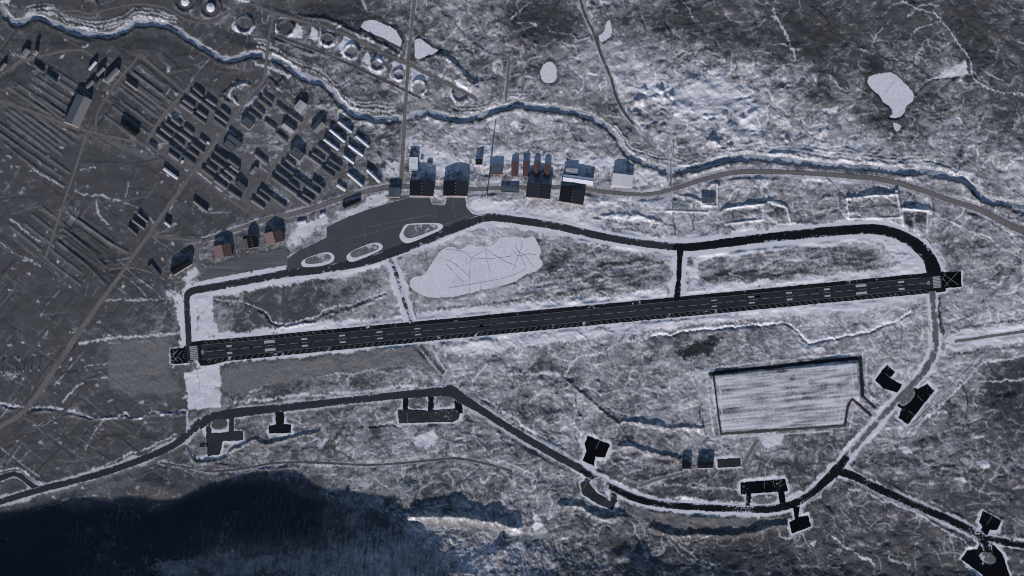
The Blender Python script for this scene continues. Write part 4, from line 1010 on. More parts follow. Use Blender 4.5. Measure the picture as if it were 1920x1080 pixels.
for lb, p in LAKES:
    win, D = poly_sdf(p, 18, False)
    mk = sm(-D, -4, 0.5)
    FLAT[win] = np.maximum(FLAT[win], sm(-D, -5, 0)); snow[win] = np.maximum(snow[win] * (1 - 0.3 * sm(-D, -9, -2)), 0)
    halo = 0.6 * sm(-D, -13, -3) * np.clip(0.6 + 0.5 * N_mid[win], 0, 1) * (0.3 if 'runway' in lb else 1.0)
    dark[win] = np.maximum(dark[win], halo); snow[win] *= 1 - 0.8 * halo
    q = smooth_path(p, True, 2.5)
    q = [(a[0] + random.gauss(0, 0.5), a[1] + random.gauss(0, 0.5)) for a in q]
    lake_objs.append(sheet('frozen_lake', q, 0.22, 'ice', jit=0.0, flat=False, label=lb))
big = lake_objs[0]
for pts in ([(880,552),(880,520),(884,486),(905,470),(908,455)],[(836,468),(870,472),(884,486)],[(884,486),(930,484),(960,480)],[(908,455),(912,480),(918,508)],[(912,468),(940,486),(965,498)],[(836,495),(855,515),(870,530)],[(842,540),(900,530),(950,520),(985,505)],
            [(962,508),(975,470),(980,450)],[(962,470),(972,480),(990,476),(1005,478)],[(976,478),(985,500)],[(965,460),(978,484)],[(880,520),(860,500),(838,486)],[(900,545),(902,530)],[(1000,500),(985,480),(970,470)]):
    ribbon('ice_crack', pts, 0.75, 0.36, 'crack', 0, 0, 0.12, parent=big)
ribbon('ice_crack', [(1660,174),(1668,164),(1676,155)], 0.8, 0.36, 'crack', 0, 0, 0.1, parent=lake_objs[1])
def river_mesh():
    path = smooth_path(RIVER, d=3.0)
    V = []; F = []
    t = np.gradient(path, axis=0); t /= np.linalg.norm(t, axis=1)[:, None]
    for i, p in enumerate(path):
        n = np.array([-t[i, 1], t[i, 0]])
        w_ = 4.0 + 1.2 * math.sin(i * 0.11) + random.gauss(0, 0.3)
        for s in (-1, 0, 1):
            q = p + n * w_ * s
            V.append(at(*q, 0) + Vector((0, 0, -2.9)))
        if i:
            k = 3 * i
            F += [(k - 3, k, k + 1, k - 2), (k - 2, k + 1, k + 2, k - 1)]
    me = mesh('river', V, F)
    if me.polygons[0].normal.z < 0: me.flip_normals()
    return me
structure(new_obj('river', river_mesh(), 'river'), 'frozen river winding across the upper half')

for st, p in ((1.0,[(832,648),(960,633),(1100,618),(1250,603),(1440,582),(1600,566),(1722,553),(1722,566),(1600,580),(1440,594),(1250,616),(1100,632),(960,650),(836,664)]),
              (1.0,[(782,598),(900,588),(1050,574),(1255,554),(1255,541),(1050,561),(900,575),(784,586)]),(1.0,[(1288,549),(1440,535),(1600,520),(1735,507),(1735,497),(1600,510),(1440,525),(1290,538)]),
              (0.95,[(405,636),(480,628),(600,615),(765,600),(762,592),(600,604),(480,617),(405,626)]),
              (1.0,[(1775,630),(1860,614),(1990,594),(1990,634),(1920,640),(1860,648),(1790,660),(1765,650)]),
              (0.95,[(1290,480),(1440,462),(1600,447),(1660,448),(1715,475),(1738,500),(1722,505),(1695,478),(1650,458),(1600,456),(1440,472),(1300,490)])):
    area('S', st, p, 3, 0.7)
add('T', 5, 0.5, [(1800,640),(1860,630),(1990,612)], 0.6)
for w_, st, pts in ((7,0.7,[(884,774),(950,817),(1020,860),(1078,892)]),(8,0.6,[(80,930),(150,912),(220,890),(290,865),(345,835)]),(5,0.6,[(1510,948),(1550,915),(1590,905),(1660,932),(1740,968),(1800,1000)]),(6,0.6,[(480,783),(620,768),(740,756)])):
    add('T', w_, st, pts, 0.5)
for p in ([(499,253),(515,246),(522,262),(548,278),(540,290),(512,300),(500,285)],[(505,262),(530,275),(520,290),(505,280)],[(530,205),(548,222),(540,228),(520,214)],[(562,312),(590,332),(575,340),(556,325)],[(500,345),(522,362),(512,368),(494,352)],[(590,322),(612,338),(606,348),(586,332)],
          [(430,158),(446,150),(470,158),(474,170),(455,166),(440,172)],[(640,288),(660,296),(668,320),(650,318)],[(668,300),(690,302),(700,330),(680,325)],[(700,290),(720,300),(728,330),(715,335)],[(620,205),(660,222),(720,232),(720,250),(690,250),(640,225)],[(540,170),(580,175),(640,215),(600,205)],[(320,212),(345,228),(338,232),(318,220)],[(285,262),(310,276),(300,286),(284,276)]):
    area('g', 0.8, p, 4, 1.2)
for p in ([(770,270),(800,268),(830,276),(880,285),(880,325),(770,325)],[(890,270),(1000,290),(1130,290),(1180,300),(1180,325),(1040,325),(880,318)]):
    area('S', 0.80, p, 8, 1.4)
# ================================================================== ground mesh
H *= (1 - FLAT)
H[FLAT > 0.98] = 0
H -= 0.0
def axis(dense0, dense1, step, near, far0, far1):
    a = list(np.arange(dense0, dense1, step))
    lo = list(np.arange(near[0], dense0, 8.0)); hi = list(np.arange(dense1, near[1] + 1, 8.0))
    return np.array(list(np.arange(far0, near[0], 90.0)) + lo + a + hi + list(np.arange(near[1] + 60, far1, 90.0)))
gx = axis(-16, 1936, 1.6, (-232, 2152), -1600, 3500)
gy = axis(-14, 1100, 1.6, (-152, 1392), -1300, 2500)
def sample(A):
    fx = np.clip((gx - RXv[0]) / STEP, 0, NX - 1.001); fy = np.clip((gy - RYv[0]) / STEP, 0, NY - 1.001)
    ix = fx.astype(int); iy = fy.astype(int); fx = (fx - ix)[None]; fy = (fy - iy)[:, None]
    return (A[iy][:, ix] * (1 - fx) + A[iy][:, ix + 1] * fx) * (1 - fy) + (A[iy + 1][:, ix] * (1 - fx) + A[iy + 1][:, ix + 1] * fx) * fy
def reflect(A):
    def idx(g, lo, n):
        k = np.abs(np.round((g - lo) / STEP).astype(int)); k = k % (2 * n - 2)
        return np.where(k >= n, 2 * n - 2 - k, k)
    return A[idx(gy, RYv[0], NY)][:, idx(gx, RXv[0], NX)]
inside = ((gy > RYv[0]) & (gy < RYv[-1]))[:, None] & ((gx > RXv[0]) & (gx < RXv[-1]))[None, :]
def full(A, A0): return np.where(inside, sample(A), A0)       # beyond the surveyed sheet the plain goes on as bare texture
GX, GY = np.meshgrid(gx, gy)
wx, wy = at_np(GX, GY, 0.0)
hz = full(H, 0.0 * reflect(H0) + sample(MT))
nx, ny = len(gx), len(gy)
me = bpy.data.meshes.new('ground')
me.vertices.add(nx * ny)
me.vertices.foreach_set('co', np.stack([wx, wy, hz], -1).astype(np.float32).ravel())
ii, jj = np.meshgrid(np.arange(nx - 1), np.arange(ny - 1))
k = (jj * nx + ii).ravel()
quads = np.stack([k, k + nx, k + nx + 1, k + 1], 1).astype(np.int32)
me.loops.add(quads.size)
me.loops.foreach_set('vertex_index', quads.ravel())
me.polygons.add(len(quads))
me.polygons.foreach_set('loop_start', np.arange(0, quads.size, 4, dtype=np.int32))
me.polygons.foreach_set('use_smooth', np.ones(len(quads), bool))
me.update(calc_edges=True)
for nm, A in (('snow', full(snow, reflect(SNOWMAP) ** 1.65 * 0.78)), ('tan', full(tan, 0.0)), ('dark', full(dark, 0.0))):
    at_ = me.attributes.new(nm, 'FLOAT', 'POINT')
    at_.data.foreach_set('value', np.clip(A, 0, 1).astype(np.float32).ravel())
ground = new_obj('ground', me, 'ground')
structure(ground, 'frozen ground with patchy snow, banks and the mountain to the south')
def ground_z(px_, py_):
    i = int(np.clip((px_ - RXv[0]) / STEP, 0, NX - 1)); j = int(np.clip((py_ - RYv[0]) / STEP, 0, NY - 1))
    return float(H[j, i])

#BUILDINGS
# ================================================================== buildings and other things
def thing(name, loc, label, cat, group=None):
    o = bpy.data.objects.new(name, None)
    C.objects.link(o)
    o.location = loc
    o.empty_display_size = 5
    o['label'] = label; o['category'] = cat
    if group: o['group'] = group
    return o
def gable(name, root, L, Wd, h, rise, ang, wall, roof, over=0.6, door=None, ridge_along=True, roof2=None, thick=0.35):
    """walls with gable ends, two roof slopes and doors; L runs along x of the rotated frame, the ridge along L"""
    ca, sa = math.cos(ang), math.sin(ang)
    def T(x, y, z): return (x * ca - y * sa, x * sa + y * ca, z)
    a, b = L / 2, Wd / 2
    zb = -2.0
    V = [T(-a, -b, zb), T(a, -b, zb), T(a, b, zb), T(-a, b, zb), T(-a, -b, h), T(a, -b, h), T(a, b, h), T(-a, b, h), T(-a, 0, h + rise), T(a, 0, h + rise)]
    F = [(0, 1, 5, 4), (2, 3, 7, 6), (1, 2, 6, 9, 5), (3, 0, 4, 8, 7)]
    new_obj('wall', mesh('wall', V, F), wall, root)
    sl = rise / b
    for s, mm in ((-1, roof), (1, roof2 or roof)):
        e = over; z0 = h - e * sl
        P = [(-a - e, s * (b + e), z0 + 0.02), (a + e, s * (b + e), z0 + 0.02), (a + e, 0, h + rise + 0.02), (-a - e, 0, h + rise + 0.02)]
        V = [T(*p) for p in P] + [T(p[0], p[1], p[2] + thick) for p in P]
        F = [(0, 1, 2, 3), (7, 6, 5, 4), (0, 4, 5, 1), (1, 5, 6, 2), (2, 6, 7, 3), (3, 7, 4, 0)]
        me = mesh('roof', V, F)
        bm = bmesh.new(); bm.from_mesh(me); bmesh.ops.recalc_face_normals(bm, faces=bm.faces); bm.to_mesh(me); bm.free()
        new_obj('roof', me, mm, root)
    if over > 0.2:
        V = [T(-a - over, -0.35, h + rise + thick * 0.7), T(a + over, -0.35, h + rise + thick * 0.7), T(a + over, 0.35, h + rise + thick * 0.7), T(-a - over, 0.35, h + rise + thick * 0.7),
             T(-a - over, 0, h + rise + thick + 0.35), T(a + over, 0, h + rise + thick + 0.35)]
        new_obj('ridge_cap', mesh('ridge_cap', V, [(0, 1, 5, 4), (2, 3, 4, 5), (1, 2, 5), (3, 0, 4)]), roof, root)
    if door:
        dm, dw, dh, ends = door
        for s in ends:
            X = s * (a + 0.12)
            V = [T(X, -dw / 2, 0), T(X, dw / 2, 0), T(X, dw / 2, dh), T(X, -dw / 2, dh)]
            X2 = s * (a + 0.35)
            V += [T(X2, -dw / 2, 0), T(X2, dw / 2, 0), T(X2, dw / 2, dh), T(X2, -dw / 2, dh)]
            new_obj('door', mesh('door', V, [(4, 5, 6, 7), (0, 1, 5, 4), (1, 2, 6, 5), (2, 3, 7, 6), (3, 0, 4, 7)]), dm, root)
def block(name, root, L, Wd, h, ang, wall, roof, parapet=0.5):
    """flat-roofed block with a parapet"""
    ca, sa = math.cos(ang), math.sin(ang)
    def T(x, y, z): return (x * ca - y * sa, x * sa + y * ca, z)
    a, b = L / 2, Wd / 2; t = 0.5
    def rect(a_, b_, z): return [T(-a_, -b_, z), T(a_, -b_, z), T(a_, b_, z), T(-a_, b_, z)]
    V = rect(a, b, -2) + rect(a, b, h + parapet) + rect(a - t, b - t, h + parapet) + rect(a - t, b - t, h - 0.2)
    F = []
    for i in range(4):
        j = (i + 1) % 4
        F += [(i, j, 4 + j, 4 + i), (4 + i, 4 + j, 8 + j, 8 + i), (8 + i, 8 + j, 12 + j, 12 + i)]
    new_obj('wall', mesh('wall', V, F), wall, root)
    new_obj('roof', mesh('roof', rect(a - t, b - t, h), [(0, 1, 2, 3)]), roof, root)
    if L > 14:
        for q in (-0.25, 0.3):
            V = [T(a * q + x, b * 0.2 + y, h + z) for z in (0, 1.2) for x, y in ((-1, -1), (1, -1), (1, 1), (-1, 1))]
            new_obj('roof_vent', mesh('roof_vent', V, [(4, 5, 6, 7), (0, 1, 5, 4), (1, 2, 6, 5), (2, 3, 7, 6), (3, 0, 4, 7)]), 'metal', root)
def from_line(p0, p1, wpx, z):
    a, b = at(*p0, z), at(*p1, z)
    c = (a + b) / 2
    d = b - a
    return Vector((c.x, c.y, 0)), d.length, wpx * 2.0, math.atan2(d.y, d.x)
def from_quad(q, z):
    """four roof corners, in order; length = first edge direction"""
    P = [at(*p, z) for p in q]
    c = sum(P, Vector()) / 4
    u = (P[1] - P[0] + P[2] - P[3]) / 2; v = (P[3] - P[0] + P[2] - P[1]) / 2
    return Vector((c.x, c.y, 0)), u.length, v.length, math.atan2(u.y, u.x)
ORD = ['first', 'second', 'third', 'fourth', 'fifth', 'sixth', 'seventh', 'eighth', 'ninth', 'tenth', 'eleventh', 'twelfth', 'thirteenth', 'fourteenth', 'fifteenth', 'sixteenth', 'seventeenth', 'eighteenth', 'nineteenth', 'twentieth',
       'twenty-first', 'twenty-second', 'twenty-third', 'twenty-fourth', 'twenty-fifth', 'twenty-sixth', 'twenty-seventh', 'twenty-eighth', 'twenty-ninth', 'thirtieth']

# --- barracks, block by block: roof centre lines (west end, east end)
BARRACKS = {
 'upper west barrack block': [((363,164),(381,180)),((356,174),(378,191)),((387,185),(405,198)),((381,192),(402,209)),((343,187),(364,202)),((338,195),(362,212)),((370,207),(388,220)),((363,215),(385,231)),((415,204),(430,217)),((404,214),(426,230)),((402,224),(422,239))],
 'lower west barrack block': [((322,222),(338,235)),((312,231),(334,247)),((302,240),(322,256)),((293,250),(317,268)),((346,239),(362,252)),((336,248),(358,264)),((327,259),(344,273)),((317,270),(340,287)),((375,260),(386,269)),((360,269),(382,286)),((352,280),(371,294)),((343,290),(365,307)),((317,287),(335,300)),((306,256),(306.5,256.4))],
 'upper middle barrack block': [((494,177),(512,192)),((485,185),(507,202)),((475,198),(495,215)),((467,208),(489,224)),((519,197),(539,212)),((542,213),(566,230)),((518,250),(538,267)),((497,228),(517,243)),((479,290),(501,308))],
 'lower middle barrack block': [((403,283),(426,301)),((396,297),(420,314)),((388,309),(405,322)),((379,317),(400,333)),((413,326),(432,341)),((402,338),(425,354)),((432,310),(448,322)),((422,318),(442,333)),((429,358),(451,373)),((427,298),(448,315))],
 'upper east barrack block': [((597,274),(617,290)),((586,286),(608,301)),((579,294),(601,310)),((612,307),(636,322)),((604,315),(626,331)),((618,297),(640,312))],
 'lower east barrack block': [((537,299),(553,312)),((527,308),(549,324)),((518,320),(542,337)),((510,332),(532,348)),((551,330),(574,346)),((542,340),(560,354)),((533,349),(557,366)),((587,338),(608,353)),((574,348),(599,365)),((568,363),(588,376)),((558,369),(580,384)),((488,353),(512,371)),((482,363),(504,379)),((472,375),(495,391)),((513,372),(535,388))],
}
BARRACKS['lower west barrack block'].pop()
for blk, rows in BARRACKS.items():
    rows = sorted(rows, key=lambda r: r[0][1] + r[1][1])
    for i, (p0, p1) in enumerate(rows):
        h = 6.0
        c, L, Wd, ang = from_line(p0, p1, 6.0 + random.uniform(-0.3, 0.5), h)
        root = thing('barrack', c, f'long low grey barrack, {ORD[i]} from the top in the {blk}', 'barrack', f'barracks of the {blk}')
        gable('barrack', root, L, Wd, h - 0.4, 1.1, ang, 'wall_pale', random.choice(('roof_grey', 'roof_grey', 'roof_grey', 'roof_mid', 'roof_mid', 'roof_slate')), 0.4, ('door_grey', 2.2, 2.6, (-1, 1)))
# --- white-roofed dormitories
DORMS = [((635,228),(660,248)),((619,243),(647,266)),((608,261),(635,281)),((668,255),(692,275)),((654,272),(681,292)),((645,292),(664,306)),((652,325),(680,349)),((688,318),(713,342))]
for i, (p0, p1) in enumerate(sorted(DORMS, key=lambda r: r[0][1])):
    h = 9.0
    c, L, Wd, ang = from_line(p0, p1, 5.4, h)
    root = thing('dormitory', c, f'long white-roofed dormitory, {ORD[i]} from the top beside the straight north road', 'dormitory', 'white-roofed dormitories')
    gable('dormitory', root, L, Wd, h - 0.6, 1.2, ang, 'wall_grey', 'roof_white', 0.4, ('door_grey', 2.4, 2.8, (-1, 1)))
    ca, sa = math.cos(ang), math.sin(ang)
    q = (i % 3 - 1) * 0.2
    V = [(L * q * ca - y * sa + x * ca, L * q * sa + y * ca + x * sa, z) for z in (-2, h * 0.8) for x, y in ((-2.5, Wd / 2 - 0.1), (2.5, Wd / 2 - 0.1), (2.5, Wd / 2 + 5), (-2.5, Wd / 2 + 5))]
    new_obj('stair_tower', mesh('stair_tower', V, [(4, 5, 6, 7), (1, 2, 6, 5), (2, 3, 7, 6), (3, 0, 4, 7)]), 'roof_white', root)

# --- single buildings: (name, label, category, roof outline, eaves height, rise, ridge along first edge?, wall, roof, roof of the other slope, door)
def house(name, label, cat, q, h, rise, wall, roof, roof2=None, door=None, over=0.5, flat=False, group=None):
    c, L, Wd, ang = from_quad(q, h) if len(q) == 4 else from_line(q[0], q[1], q[2], h)
    root = thing(name, c, label, cat, group)
    if flat: block(name, root, L, Wd, h, ang, wall, roof)
    else: gable(name, root, L, Wd, h, rise, ang, wall, roof, over, door, roof2=roof2)
    return root, L, Wd, ang
# hangars: first edge runs from the apron front (south) to the back, so the ridge runs north-south
def hangar(label, q, h, rise, wall, roof, roof2, door='door_pink', dfrac=0.8):
    c, L, Wd, ang = from_quad(q, h)
    root = thing('hangar', c, label, 'hangar')
    gable('hangar', root, L, Wd, h, rise, ang, wall, roof, 0.8, (door, Wd * dfrac, h * 0.85, (-1,)), roof2=roof2)
    # small annexes along the sides and buttress piers flanking the door
    ca, sa = math.cos(ang), math.sin(ang)
    for xf in (-0.3, -0.1, 0.12, 0.32):
        V = [((L * xf + x) * ca - y * sa, (L * xf + x) * sa + y * ca, h + rise + z) for z in (0.3, 1.9) for x, y in ((-1.5, -1.2), (1.5, -1.2), (1.5, 1.2), (-1.5, 1.2))]
        new_obj('roof_vent', mesh('roof_vent', V, [(4, 5, 6, 7), (0, 1, 5, 4), (1, 2, 6, 5), (2, 3, 7, 6), (3, 0, 4, 7)]), 'metal', root)
    for s in (-1, 1):
        X0, X1, Y0, Y1 = -L / 2 - 1.4, -L / 2 - 0.1, s * Wd * 0.46, s * Wd * 0.5
        V = [(x * ca - y * sa, x * sa + y * ca, z) for z in (-1, h * 0.95) for x, y in ((X0, Y0), (X1, Y0), (X1, Y1), (X0, Y1))]
        me = mesh('door_pier', V, [(4, 5, 6, 7), (0, 1, 5, 4), (1, 2, 6, 5), (2, 3, 7, 6), (3, 0, 4, 7)])
        bm = bmesh.new(); bm.from_mesh(me); bmesh.ops.recalc_face_normals(bm, faces=bm.faces); bm.to_mesh(me); bm.free()
        new_obj('door_pier', me, 'wall_white', root)
    return root
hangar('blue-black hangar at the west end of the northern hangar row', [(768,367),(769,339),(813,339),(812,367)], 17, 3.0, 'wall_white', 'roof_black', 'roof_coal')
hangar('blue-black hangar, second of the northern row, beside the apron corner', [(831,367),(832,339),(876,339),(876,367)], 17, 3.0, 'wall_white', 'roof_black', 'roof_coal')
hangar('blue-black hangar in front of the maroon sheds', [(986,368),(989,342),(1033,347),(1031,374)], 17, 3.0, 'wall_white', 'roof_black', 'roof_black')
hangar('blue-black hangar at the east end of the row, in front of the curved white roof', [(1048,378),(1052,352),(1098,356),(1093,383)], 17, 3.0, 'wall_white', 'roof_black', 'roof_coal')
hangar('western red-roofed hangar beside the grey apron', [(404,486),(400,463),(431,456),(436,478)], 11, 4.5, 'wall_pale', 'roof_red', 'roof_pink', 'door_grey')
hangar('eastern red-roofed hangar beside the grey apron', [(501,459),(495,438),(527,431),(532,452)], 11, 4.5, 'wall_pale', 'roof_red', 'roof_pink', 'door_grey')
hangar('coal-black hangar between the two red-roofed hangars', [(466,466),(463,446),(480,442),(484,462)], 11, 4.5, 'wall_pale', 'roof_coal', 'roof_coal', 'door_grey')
house('annex', 'grey lean-to beside the coal-black hangar', 'annex', [(457,467),(455,450),(463,447),(466,465)], 4, 0.6, 'wall_grey', 'roof_grey')
hangar('large coal-black hangar at the western tip of the apron', [(345,508),(339,495),(355,486),(361,498)][:4], 12, 2.0, 'wall_pale', 'roof_coal', 'roof_coal', 'door_grey', 0.5) if False else \
house('hangar', 'large coal-black hangar at the western tip of the apron', 'hangar', [(325,516),(360,495),(353,484),(319,505)], 13, 1.5, 'wall_white', 'roof_coal', door=('door_grey', 9, 8, (-1, 1)))
house('workshop', 'narrow slate-roofed workshop left of the coal-black western hangar', 'workshop', [(278,499),(285,493),(300,517),(292,523)], 6, 0, 'wall_grey', 'roof_slate', flat=True)
house('hangar', 'small slate-roofed hangar west of the northern row', 'hangar', [(729,369),(729,352),(751,352),(750,369)], 9, 1.0, 'wall_white', 'roof_slate', door=('door_pink', 26, 7, (-1,)))
house('warehouse', 'curved white roof behind the easternmost hangar', 'warehouse', [(1056,339),(1111,347),(1113,334),(1056,327)], 13.5, 2.4, 'wall_white', 'roof_white')
house('annex', 'pale annex behind the curved white warehouse', 'annex', [(1060,326),(1083,327),(1083,316),(1061,316)], 11, 0, 'wall_white', 'roof_light', flat=True)
house('warehouse', 'square white warehouse beside the road at the east end', 'warehouse', [(1147,348),(1150,326),(1187,328),(1185,351)], 13, 3.2, 'wall_white', 'roof_white')
for q, lb in (([(959,331),(959,303),(971,303),(971,331)], 'maroon shed left of its twin north of the hangar row'), ([(980,331),(981,303),(992,303),(992,331)], 'maroon shed right of its twin north of the hangar row'),
              ([(1001,331),(1001,305),(1012,305),(1012,332)], 'maroon shed directly behind a blue-black hangar, left one'), ([(1020,332),(1021,307),(1032,308),(1031,333)], 'maroon shed directly behind a blue-black hangar, right one')):
    house('shed', lb, 'shed', q, 7, 2.5, 'wall_pale', 'roof_red', roof2='roof_red')
house('boiler_house', 'small boiler house with an orange south wall', 'boiler house', [(918,326),(942,326),(942,311),(918,311)], 9, 0, 'wall_orange', 'roof_slate', flat=True)
house('workshop', 'small dark tall workshop left of the boiler house', 'workshop', [(891,309),(904,309),(904,297),(892,297)], 10, 0, 'wall_white', 'roof_coal', flat=True)
house('warehouse', 'low dark warehouse between two pairs of hangars', 'warehouse', [(938,359),(972,361),(973,350),(940,348)], 6, 0, 'wall_grey', 'roof_slate', flat=True)
house('office', 'white flat-roofed office beside the straight north road', 'office', [(766,319),(783,319),(784,295),(768,294)], 11, 0, 'wall_white', 'roof_white', flat=True)
house('hut', 'tiny white hut right of the white flat-roofed office', 'hut', [(788,305),(793,305),(793,299),(788,299)], 6, 0, 'wall_white', 'roof_white', flat=True)
house('warehouse', 'long dark-roofed warehouse on the apron edge', 'warehouse', [(645,391),(676,378),(673,371),(642,384)], 6, 1.0, 'wall_grey', 'roof_coal')
house('hut', 'white ribbed hut nearest the eastern red-roofed hangar', 'hut', [(558,421),(574,418),(573,413),(557,416)], 4, 0.6, 'wall_white', 'roof_white')
house('hut', 'white ribbed hut on the apron edge below the barracks', 'hut', [(600,408),(609,404),(608,399),(599,402)], 4, 0.6, 'wall_white', 'roof_white')
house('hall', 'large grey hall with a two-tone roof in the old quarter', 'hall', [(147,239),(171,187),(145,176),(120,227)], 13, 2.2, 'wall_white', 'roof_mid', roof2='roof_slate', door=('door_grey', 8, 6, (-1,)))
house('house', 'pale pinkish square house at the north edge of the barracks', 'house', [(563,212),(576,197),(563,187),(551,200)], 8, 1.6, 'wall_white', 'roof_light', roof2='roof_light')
house('house', 'grey gabled house with sunlight coloured into its south slope below the pinkish house', 'house', [(527,237),(547,252),(557,240),(537,226)], 8, 2.4, 'wall_pale', 'roof_light', roof2='roof_slate')  # sunlight painted into the roof: lit slope light grey, other slope slate
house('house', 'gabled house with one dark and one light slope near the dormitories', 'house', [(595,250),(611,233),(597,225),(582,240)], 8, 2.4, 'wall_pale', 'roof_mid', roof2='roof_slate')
house('hall', 'slate-roofed hall in the middle of the barracks', 'hall', [(543,288),(563,303),(571,289),(551,275)], 13, 0, 'wall_white', 'roof_slate', flat=True)
house('hall', 'dark slate hall with white edges at the upper barracks', 'hall', [(451,231),(468,244),(477,232),(460,219)], 10, 0, 'wall_white', 'roof_slate', flat=True)
house('hall', 'low dark hall left of the middle street', 'hall', [(417,271),(433,284),(443,275),(427,262)], 8, 0, 'wall_grey', 'roof_slate', flat=True)
house('hall', 'dark hall with snow heaped behind it', 'hall', [(424,259),(448,276),(454,268),(430,251)], 9, 0, 'wall_grey', 'roof_slate', flat=True)
house('hall', 'dark hall at the lower end of the barracks', 'hall', [(440,346),(456,360),(463,352),(447,338)], 8, 0, 'wall_pale', 'roof_slate', flat=True)
house('hut', 'small grey hut beside the middle street', 'hut', [(468,324),(474,329),(485,316),(479,312)], 6, 0.8, 'wall_pale', 'roof_mid')
house('house', 'white-roofed house west of the lower dormitories', 'house', ((632,347),(648,357),5.5), 6, 0.8, 'wall_white', 'roof_white')
house('house', 'white-roofed house standing alone by the wide town road', 'house', ((307,316),(333,335),5.5), 7, 0.8, 'wall_white', 'roof_white')
house('house', 'lone grey house below the barrack blocks', 'house', ((363,377),(388,397),5), 7, 1.0, 'wall_pale', 'roof_mid')
house('house', 'topmost of three small houses left of the wide road', 'house', ((259,401),(277,416),4), 6, 1, 'wall_pale', 'roof_mid')
house('house', 'middle of three small houses left of the wide road', 'house', ((249,413),(271,429),4.4), 6, 1, 'wall_pale', 'roof_mid')
house('house', 'lowest of three small houses left of the wide road', 'house', ((241,426),(257,440),4.4), 6, 1, 'wall_pale', 'roof_grey')
house('hut', 'small white hut right of the wide town road', 'hut', ((309,417),(319,425),4), 9, 0.5, 'wall_white', 'roof_white')
house('hut', 'tiny white hut below the lower west barracks', 'hut', ((340,306),(343,301),4), 4, 0.4, 'wall_white', 'roof_white')
house('hut', 'tiny white hut in the yard of the lower west barracks', 'hut', ((388,266),(392,270),4), 4, 0.4, 'wall_white', 'roof_white')
house('hut', 'dark hut at the west corner of the barracks', 'hut', ((281,270),(293,280),6), 5, 0.8, 'wall_grey', 'roof_slate')
house('house', 'gable-ended house at the far left of the old quarter', 'house', ((0,131),(10,119),6), 8, 1.2, 'wall_pale', 'roof_mid')
house('house', 'broad grey house beside the rubble yard in the upper left', 'house', ((42,106),(52,93),10), 9, 1.5, 'wall_white', 'roof_mid')
house('tower', 'narrow tower with a long shadow in the upper left', 'tower', ((64,101),(69,95),5), 17, 0.8, 'wall_white', 'roof_mid')
house('house', 'dark house with a bright south-west wall in the old quarter', 'house', ((64,121),(81,135),5), 7, 1.0, 'wall_white', 'roof_slate')
house('house', 'dark house in the middle of the old quarter', 'house', ((88,140),(106,154),6), 8, 1.0, 'wall_pale', 'roof_slate')
house('house', 'white-roofed house in the old quarter', 'house', ((167,131),(180,116),5), 9, 0.8, 'wall_white', 'roof_white')
house('house', 'grey house just right of the white-roofed old house', 'house', ((182,141),(195,127),6), 11, 1.2, 'wall_white', 'roof_mid')
house('house', 'long grey house beside the street in the old quarter', 'house', ((198,153),(221,129),9), 12, 1.5, 'wall_white', 'roof_mid')
house('house', 'small grey house behind the large grey hall', 'house', ((162,165),(175,152),6), 9, 1.0, 'wall_pale', 'roof_mid')
house('house', 'dark grey house right of the large grey hall', 'house', ((179,160),(191,147),6), 9, 1.0, 'wall_pale', 'roof_slate')
house('house', 'lone house on the eastern pads of the old quarter', 'house', ((236,152),(256,167),4), 7, 0.8, 'wall_white', 'roof_mid')
house('hall', 'big dark hall with snow at its end in the old quarter', 'hall', ((228,230),(258,252),11), 9, 1.5, 'wall_pale', 'roof_coal')
house('shed', 'black-roofed shed, left of the pair in the lower right', 'shed', [(1279,879),(1295,879),(1295,868),(1279,868)], 11, 0.8, 'wall_white', 'roof_coal')
house('shed', 'black-roofed shed, right of the pair in the lower right', 'shed', [(1308,878),(1337,877),(1337,866),(1308,867)], 11, 0.8, 'wall_white', 'roof_coal')
house('shed', 'square grey shed below the south-west taxiway', 'shed', [(374,852),(389,852),(389,838),(374,838)], 4, 0, 'wall_pale', 'roof_mid', flat=True)
house('shed', 'dark shed in the snowy yard east of the road end', 'shed', [(1316,381),(1341,380),(1340,369),(1315,370)], 7, 0, 'wall_white', 'roof_slate', flat=True)
house('hut', 'tiny hut on the bank above the eastern compounds', 'hut', [(1678,362),(1684,362),(1684,357),(1678,357)], 5, 0, 'wall_white', 'roof_white', flat=True)

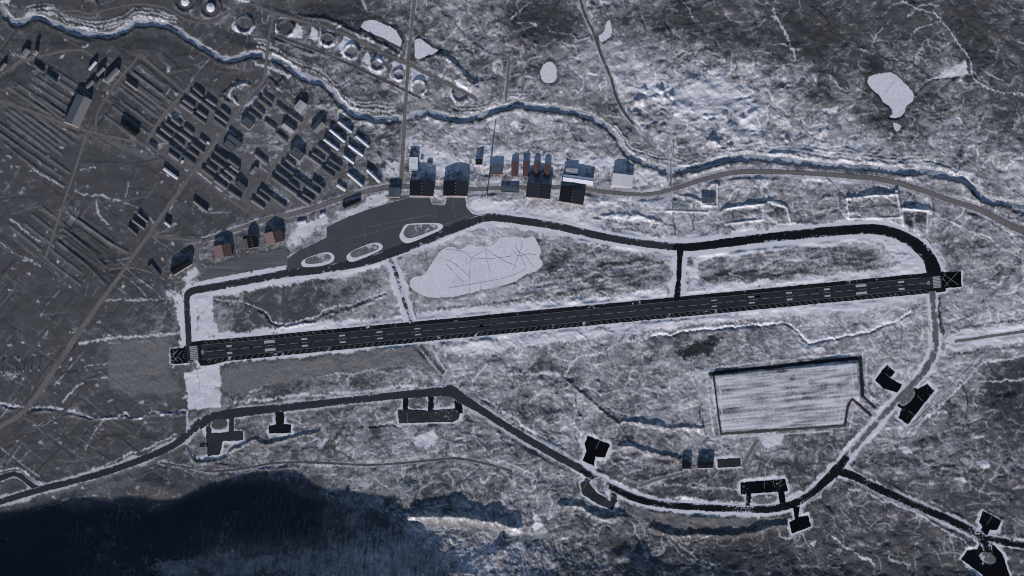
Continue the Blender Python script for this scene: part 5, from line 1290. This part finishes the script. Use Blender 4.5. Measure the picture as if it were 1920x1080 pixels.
# --- round things: tanks, chimneys, masts
def lathe(name, prof, seg, m, root, at_=(0, 0, 0), smooth=True):
    V = []; F = []
    for i, (r, z) in enumerate(prof):
        for k in range(seg):
            a = 2 * math.pi * k / seg
            V.append((at_[0] + r * math.cos(a), at_[1] + r * math.sin(a), at_[2] + z))
        if i:
            for k in range(seg):
                k2 = (k + 1) % seg
                F.append(((i - 1) * seg + k, (i - 1) * seg + k2, i * seg + k2, i * seg + k))
    F.append(tuple((len(prof) - 1) * seg + k for k in range(seg)))
    return new_obj(name, mesh(name, V, F), m, root)
for (x, y, r, lb) in ((347, 4, 15, 'white fuel tank at the top edge, left of its twin'), (395, 15, 15, 'white fuel tank right of its twin at the top edge')):
    root = thing('fuel_tank', at(x, y, 0), lb, 'tank', 'white fuel tanks')
    lathe('shell', [(r, -1), (r, 11), (r + 0.4, 11.1), (r + 0.4, 11.6), (r - 0.4, 11.6)], 32, 'tank_white', root)
    rf = lathe('roof', [(r - 0.3, 11.5), (r * 0.5, 13.0), (0.8, 13.8)], 32, 'tank_white', root)
    lathe('roof_vent', [(0.9, 13.6), (0.9, 15), (1.3, 15.1), (1.0, 15.6)], 10, 'metal', rf)
    lathe('stair_landing', [(1.6, 0), (1.6, 11.8)], 8, 'metal', root, (r + 1.8, -2, 0))
    lathe('base_ring', [(r + 2.5, -1), (r + 2.2, 0.6), (r + 0.1, 0.7)], 32, 'concrete', root)
root = thing('water_tank', at(806, 306, 0), 'round dark tank in the snowy yard behind the hangars', 'tank')
lathe('shell', [(11, -1), (11, 5), (10.6, 5.2)], 28, 'metal', root); lathe('roof', [(10.7, 5.1), (5, 6.4), (0.5, 6.9)], 28, 'roof_slate', root); lathe('roof_vent', [(0.8, 6.6), (0.8, 7.8)], 8, 'metal', root)
for (x, y, h, lb) in ((918.5, 312, 44, 'tall chimney rising beside the boiler house'), (912, 372, 46, 'tall white mast standing alone at the road by the hangars')):
    root = thing('chimney', at(x, y, 0), lb, 'chimney')
    lathe('plinth', [(4.2, -1), (4.2, 2.5), (3.0, 3)], 12, 'concrete', root)
    lathe('shaft', [(2.6, 2.5), (1.8, h)], 16, 'wall_white', root)
    lathe('cap', [(2.3, h - 0.2), (2.3, h + 0.8), (1.6, h + 0.9)], 16, 'metal', root)
for i, (x, y) in enumerate(((3, 698), (15, 697), (30, 697), (44, 696), (58, 695), (73, 694))):
    root = thing('approach_light_mast', at(x, y, 0), f'approach light mast on a snow mound, {ORD[i]} from the left edge', 'light mast', 'approach light masts')
    lathe('mound', [(4.5, -0.5), (3.2, 0.8), (1.2, 1.3)], 12, 'gravel_snowy', root)
    lathe('pole', [(1.3, 0.5), (0.7, 13.5)], 8, 'metal', root)
    V = [(sx * 3.2, sy * 0.35, z) for z in (13.3, 13.9) for sx, sy in ((-1, -1), (1, -1), (1, 1), (-1, 1))]
    new_obj('crossbar', mesh('crossbar', V, [(3, 2, 1, 0), (4, 5, 6, 7), (0, 1, 5, 4), (1, 2, 6, 5), (2, 3, 7, 6), (3, 0, 4, 7)]), 'metal', root)
    for sx in (-2.4, 0, 2.4): lathe('lamp', [(0.45, 13.9), (0.5, 14.5), (0.3, 14.7)], 8, 'paint', root, (sx, 0, 0))
